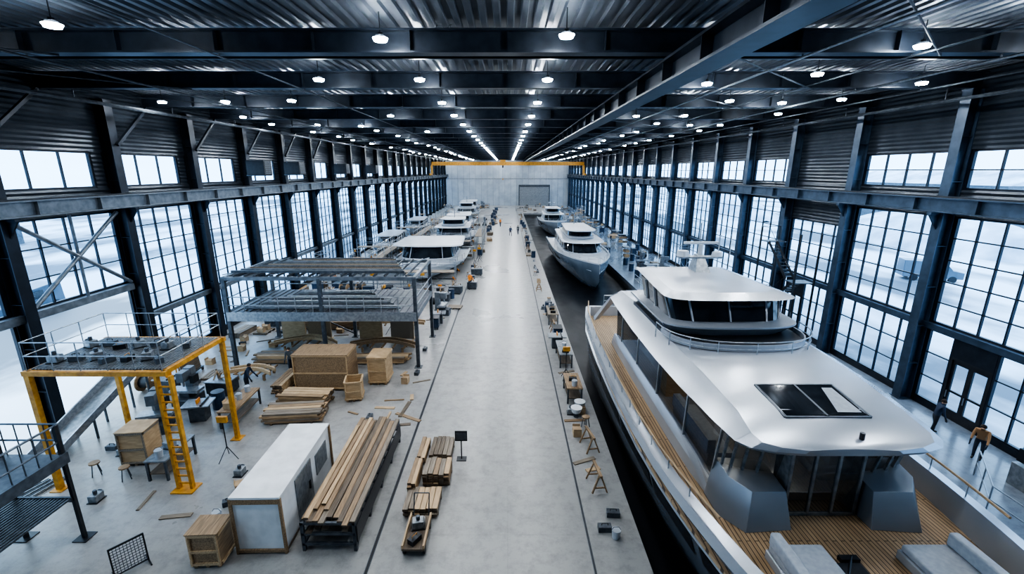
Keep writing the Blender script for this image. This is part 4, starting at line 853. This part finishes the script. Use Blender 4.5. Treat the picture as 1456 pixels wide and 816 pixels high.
for (k,x,y,r) in (('sawhorse',3.5,17.0,.2),('sawhorse',3.35,14.6,.1),('stool',3.6,18.6,0),('bench',3.4,21.6,0),('tripod',3.3,23.6,0),('bench',3.5,26.2,0),('saw',3.3,28.4,0),('cart',3.5,30,0),('sawhorse',3.4,31.6,0),('bench',3.5,34,0),('drum',3.4,36.2,0),('tbox',3.2,12.4,0),('bucket',3.5,12.1,0),
   ('bench',-13.4,15.7,.05),('bench',-12.9,19.6,.05),('saw',-14.7,19.3,.2),('mill',-16.2,20.7,0),('mill',-16.0,18.4,.3),('tripod',-11.5,16.2,0),('bucket',-9.9,12.9,0),('tbox',-9.9,13.6,.5),('box',-9.9,14.4,.5),('reel',-19.4,22.2,0)): put(k,x,y,r,True)
work=['bench','bench','cart','saw','mill','lumber','lumber','panel','pallets','palbox','drum','shelf','ladder','reel','bin','scaff','tripod','mill','sawhorse']
wood=['lumber','lumber','lumber','bench','pallets','bin','saw','panel']
deb=['offcut','offcut','offcut','offcut','tbox','box']
scatter(-16.2,-12.6,14.9,17.2,7,['saw','mill','tbox','stool','drum'])
scatter(-19.6,-11,18.3,24.8,28,['bench','mill','saw','lumber','panel','pallets','bin','drum','shelf','cart'])
scatter(-16,-5.6,25.4,29.3,44,wood+['cart','mill','shelf'])
scatter(-19.6,-5.2,30.8,43.0,110,work+wood)
scatter(-19.8,-14.8,43,57.4,24,work)
scatter(-6.0,-4.5,30,44,12,['lumber','bench','cart','pallets','bin'])
scatter(-4.9,-3.5,44,62,9,['cart','drum','stool','bin','tripod'])
scatter(-4.0,-3.1,62,140,24,['lumber','cart','pallets','palbox','drum'])
scatter(-13.5,-4.6,59.8,62.6,6,['shelf','bench','bin']); scatter(-19.6,-13.5,70,78,10,work); scatter(-19.8,-5,97,101,8,work+['scaff']); scatter(-19.8,-6,137,152,16,work)
scatter(3.0,3.85,37,126,44,['sawhorse','cart','drum','box','stool','bucket','lumber','tbox'])
scatter(3.0,3.9,12.5,37,16,['offcut','tbox','box','offcut'])
scatter(13.9,20,22,50,36,['bench','cart','drum','pallets','lumber','saw','mill','shelf','bin','scaff'])
scatter(13.9,20,50,126,46,['bench','cart','drum','pallets','lumber','palbox','shelf','scaff','mill'])
scatter(2,18,131,150,16,['pallets','palbox','lumber','bench'])
scatter(-19,-5,18.5,44,45,deb)
scatter(-17,-9.3,13,18.4,6,deb)
scatter(-6.2,-4.6,18.5,26,5,['offcut'])
if stuffL.v:
    so=mk('timber_board_stacks',stuffL.mesh('stuffL')); so['kind']='stuff'; so['label']='distant stacks of sawn timber boards on the floor'; so['category']='boards'
for (x,y) in ((3.3,19.5),(3.55,20.1)):
    thing('round_basin','white round moulded basin on the quay','basin',(x,y,0),[('bowl',MB().cyl((0,0,.25),(0,0,.5),.2,whiteM,16,.28).mesh('a')),('stand',MB().cyl((0,0,0),(0,0,.25),.12,midM,10).mesh('b'))],group='white basins')
for i in range(14):
    small[(4,0,4,0,1)[i%5]](-16.3+(i%7)*.62,15.05+(i//7)*1.3+(i%3)*.15,4.825,i*.4)
P=[];sx0,sx1_,sy0,sy1=18.6,19.9,28.4,32.9
for x in (sx0,sx1_):
    for y in (sy0,sy1): P.append(('post',post(x,y,7.6,blackM,.1)))
fl2=MB();ld=MB();rr_=MB()
for k,z in enumerate((0,2.2,4.4)):
    ya,yb=(sy0+1,sy1-1) if k%2==0 else (sy1-1,sy0+1)
    xx=sx0+.33 if k%2==0 else sx1_-.33
    for e in (-.28,.28): fl2.beam((xx+e,ya,z+.1),(xx+e,yb,z+2.2),.04,.2,blackM)
    for t in range(1,11): fl2.box(xx-.26,xx+.26,ya+(yb-ya)*t/11-.12,ya+(yb-ya)*t/11+.12,z+2.2*t/11-.02,z+2.2*t/11+.01,midM)
    rr_.tube([(xx-.28,ya,z+1.0),(xx-.28,yb,z+3.1)],.02,blackM)
    ye=(sy1-1,sy1) if k%2==0 else (sy0,sy0+1)
    ld.box(sx0,sx1_,ye[0],ye[1],z+2.16,z+2.22,midM)
    rr_.tube([(sx0,ye[0],z+3.2),(sx0,ye[1],z+3.2),(sx1_,ye[1] if k%2==0 else ye[0],z+3.2)],.02,blackM)
P+= [('stair_flight',fl2.mesh('a')),('landing',ld.mesh('b')),('hand_rail',rr_.mesh('c'))]
thing('stair_tower','black steel stair tower beside the window wall','stairs',(0,0,0),P)
rl=MB()
P=[(16.6,8.2),(16.6,13.2),(18.2,15.2)]
for z in (.55,1.05): rl.tube([(a,b,z) for a,b in P],.025,galvM)
for (a,b) in ((16.6,8.2),(16.6,9.4),(16.6,10.6),(16.6,11.9),(16.6,13.2),(17.4,14.2),(18.2,15.2)): rl.cyl((a,b,0),(a,b,1.05),.025,galvM,6)
thing('safety_railing','grey tubular safety railing on the quay','railing',(0,0,0),rl.mesh('r'))
rl=MB()
for z in (.55,1.05): rl.tube([(13.3,16,z),(13.3,46,z)],.025,galvM)
for i in range(16): rl.cyl((13.3,16+i*2,0),(13.3,16+i*2,1.05),.025,galvM,6)
thing('safety_railing','grey tubular safety railing along the slip edge','railing',(0,0,0),rl.mesh('r'))
thing('lathe_machine','grey industrial machine with control panel','machine',(19.5,14.0,0),[('base',MB().box(-.5,.5,-.8,.8,0,.9,greyM).mesh('a',bev=.03)),('head',MB().box(-.35,.35,-.5,.2,.9,1.8,greyM).cyl((0,-.6,1.2),(0,-.5,1.2),.15,blackM,12).mesh('b',bev=.03)),('control_panel',MB().box(-.6,-.5,.2,.6,1.1,1.6,blackM).mesh('c'))])
def van(x,y,r,m):
    b=MB().loft([[(-1,-2.6,.4),(1,-2.6,.4),(1,-2.6,1.1),(-1,-2.6,1.1)],[(-1,-1.6,.4),(1,-1.6,.4),(.95,-1.6,1.3),(-.95,-1.6,1.3)],[(-1,-1.0,.4),(1,-1.0,.4),(.85,-.9,2.1),(-.85,-.9,2.1)],[(-1,2.6,.4),(1,2.6,.4),(.88,2.6,2.2),(-.88,2.6,2.2)]],m,closed=True,caps=True)
    g=MB().add([(-.9,-1.62,1.33),(.9,-1.62,1.33),(.8,-1.02,2.0),(-.8,-1.02,2.0)],[(0,1,2,3)],darkgl)
    for s in(-1,1): g.box(s*.98-.03,s*.98+.02,-.8,.4,1.3,1.9,darkgl)
    wm=MB().cyl((-.12,0,0),(.12,0,0),.35,blackM,14).mesh('w')
    o=thing('van','parked van in the snowy yard','van',(x,y,-.06),[('body',b.mesh('b',bev=.05)),('window_glass',g.mesh('g'))],r,group='parked vans')
    for sx in(-1,1):
        for sy in (-1.7,1.6): mk('wheel',wm,o,(sx*.92,sy,.35))
for (x,y,r,m) in ((42,22,.4,midM),(48,32,.4,greyM),(46,48,1.2,navyM),(-38,24,.2,midM),(-40,36,.2,navyM)): van(x,y,r,m)
def bank(x,y,L,h):
    rg=[]
    for k in range(13):
        t=k/12; hh=h*(math.sin(pi*t)**.6+.05)*(.85+.3*R.random()); w_=h*1.8*(math.sin(pi*t)**.5+.1)
        rg.append([(x-w_,y-L/2+L*t,-.06),(x-w_*.5,y-L/2+L*t,hh*.7),(x,y-L/2+L*t,hh),(x+w_*.5,y-L/2+L*t,hh*.65),(x+w_,y-L/2+L*t,-.06)])
    thing('snow_bank','ploughed bank of white snow in the yard','snow',(0,0,0),MB().loft(rg,snowB).mesh('s',smooth=True),group='snow banks')
for (x,y,L,h) in ((-60,25,44,5),(-135,80,80,12),(-50,110,40,4),(70,75,40,5),(130,20,50,9),(60,130,50,6)): bank(x,y,L,h)
def shed(x,y,w_,l,h,rot=0):
    b=MB().box(-w_/2,w_/2,-l/2,l/2,0,h,girderM)
    r_=MB().add([(-w_/2-.4,-l/2-.4,h),(w_/2+.4,-l/2-.4,h),(0,-l/2-.4,h+w_*.16),(-w_/2-.4,l/2+.4,h),(w_/2+.4,l/2+.4,h),(0,l/2+.4,h+w_*.16)],[(0,1,2),(3,5,4),(0,2,5,3),(1,4,5,2),(0,3,4,1)],snowB)
    ps=[('walls',b.mesh('a')),('snowy_roof',r_.mesh('b'))]
    for i in range(4):
        for s in (-1,1): ps.append(('shutter_door',MB().box(*sorted((s*w_/2,s*(w_/2+.1))),-l/2+l*(i+.5)/4-1.8,-l/2+l*(i+.5)/4+1.8,0,h*.6,midM).mesh('c')))
    thing('outbuilding','grey yard outbuilding with snowy roof and shutters','building',(x,y,-.06),ps,rot,group='yard outbuildings')
shed(92,38,16,40,8); shed(-88,52,16,44,8); shed(95,100,16,40,9); shed(-84,5,14,24,7)
# ------------------------------------------------------------------ people
def pmat(name,top,leg):
    m=bpy.data.materials.new(name); m.use_nodes=True; nt=m.node_tree;N=nt.nodes;L=nt.links;b=N['Principled BSDF']; b.inputs['Roughness'].default_value=.8
    tc=N.new('ShaderNodeTexCoord'); sp=N.new('ShaderNodeSeparateXYZ'); L.new(tc.outputs['Object'],sp.inputs[0])
    r=N.new('ShaderNodeValToRGB'); r.color_ramp.interpolation='CONSTANT'; d=N.new('ShaderNodeMath'); d.operation='DIVIDE'; d.inputs[1].default_value=2
    L.new(sp.outputs[2],d.inputs[0]); L.new(d.outputs[0],r.inputs[0]); e=r.color_ramp.elements
    e[0].color=(.02,.018,.015,1); e[1].position=.05; e[1].color=tuple(leg)+(1,)
    n=e.new(.475); n.color=tuple(top)+(1,); n=e.new(.755); n.color=(.5,.3,.21,1)
    L.new(r.outputs[0],b.inputs['Base Color']); return m
def person(x,y,z,rot,m,label,lean=0,arm=.3,stride=.0,hat=None):
    V=[(0,0,.95),(0,0,1.12),(0,0,1.32),(0,0,1.48),(0,-.01,1.58),(0,-.02,1.68),(0,-.105,1.6)]; Rr=[.14,.125,.15,.055,.085,.085,.018]
    E=[(0,1),(1,2),(2,3),(3,4),(4,5),(4,6)]
    upper=set(range(1,7)); 
    def rotx(p,c,a):
        dy,dz=p[1]-c[1],p[2]-c[2]; return (p[0],c[1]+dy*math.cos(a)-dz*math.sin(a),c[2]+dy*math.sin(a)+dz*math.cos(a))
    for s in (-1,1):
        k=len(V); sh=(s*.19,0,1.42)
        ch=[sh,(s*.235,.02,1.15),(s*.25,-.03,.92),(s*.25,-.05,.84)]
        fg=[]
        for j,(dx,dl) in enumerate(((-.03,.075),(-.01,.085),(.01,.08),(.03,.065))): fg+= [((s*.25+dx*.3,-.05+dx,.80),(s*.25+dx*.3,-.06+dx,.80-dl))]
        fg.append(((s*.23,-.09,.83),(s*.215,-.11,.78)))
        a=-arm*(1 if s>0 else .7)
        pts=[rotx(p,sh,a) if i else p for i,p in enumerate(ch)]
        V+=pts; Rr+=[.07,.048,.034,.036]; E+=[(2,k),(k,k+1),(k+1,k+2),(k+2,k+3)]
        upper|=set(range(k,k+4))
        for (p1,p2) in fg:
            n=len(V); V+=[rotx(p1,sh,a),rotx(p2,sh,a)]; Rr+=[.011,.009]; E+=[(k+3,n),(n,n+1)]; upper|={n,n+1}
        k=len(V); st_=stride*s
        V+=[(s*.1,0,.88),(s*.11,-.03-st_*.5,.5),(s*.115,-st_+.02,.08),(s*.12,-st_-.14,.045)]; Rr+=[.095,.068,.045,.042]; E+=[(0,k),(k,k+1),(k+1,k+2),(k+2,k+3)]
    V=[rotx(p,(0,0,.95),lean) if i in upper else p for i,p in enumerate(V)]
    me=bpy.data.meshes.new('body'); me.from_pydata(V,E,[]); me.materials.append(m)
    o=bpy.data.objects.new('person',me); col.objects.link(o); o.location=(x,y,z); o.rotation_euler=(0,0,rot)
    o.modifiers.new('skin','SKIN'); 
    sv=me.skin_vertices[0].data
    for i,r in enumerate(Rr): sv[i].radius=(r,r); sv[i].use_root=(i==0)
    ss=o.modifiers.new('sub','SUBSURF'); ss.levels=1; ss.render_levels=2
    o['label']=label; o['category']='person'
    hc=Vector(V[4]); 
    h=MB()
    for (r0,z0_,r1,z1_) in ((.1,.03,.105,.07),(.105,.07,.085,.13),(.085,.13,.03,.165)): h.cyl((hc.x,hc.y+.01,hc.z+z0_),(hc.x,hc.y+.01,hc.z+z1_),r0,hat or hairM,12,r1)
    if hat: h.cyl((hc.x,hc.y-.02,hc.z+.03),(hc.x,hc.y-.02,hc.z+.045),.13,hat,14)
    mk('hard_hat' if hat else 'hair',h.mesh('h',smooth=True),o)
    for s in(-1,1): mk('eye',MB().cyl((hc.x+s*.033,hc.y-.08,hc.z+.03),(hc.x+s*.033,hc.y-.09,hc.z+.03),.011,blackM,8).mesh('e'),o)
    return o
pdark=pmat('navy_workwear',(.02,.035,.07),(.015,.02,.03)); ptan=pmat('tan_workwear',(.35,.20,.10),(.03,.04,.06)); pgr=pmat('grey_workwear',(.08,.09,.1),(.02,.025,.04)); por=pmat('orange_vest_workwear',(.6,.2,.03),(.03,.035,.05))
person(19.2,18.1,0,1.2,pdark,'person in dark navy workwear standing near the doors, arms forward',lean=.25,arm=.6,stride=.1)
person(19.3,16.2,0,-1.0,ptan,'person in tan jacket bending over a machine',lean=.45,arm=.9)
person(.5,82,0,.3,pdark,'person in dark clothes walking down the aisle',stride=.25)
person(1.9,84,0,-.3,pgr,'person in grey clothes walking down the aisle',stride=.2)
person(-1.6,96,0,2.8,por,'person in orange vest walking down the aisle',stride=.2,hat=yelM)
person(-13.9,21.9,0,1.8,pdark,'person in navy workwear leaning over a workbench',lean=.4,arm=.8)
person(-12.6,24.3,0,0,pgr,'person in grey workwear bending over a timber stack',lean=.3,arm=.7)
person(15.2,30,0,1.4,pgr,'person in grey workwear standing on the quay',arm=.5)
person(-3.8,43.6,0,.8,por,'person in orange vest standing near the boats',arm=.5,hat=whiteM)
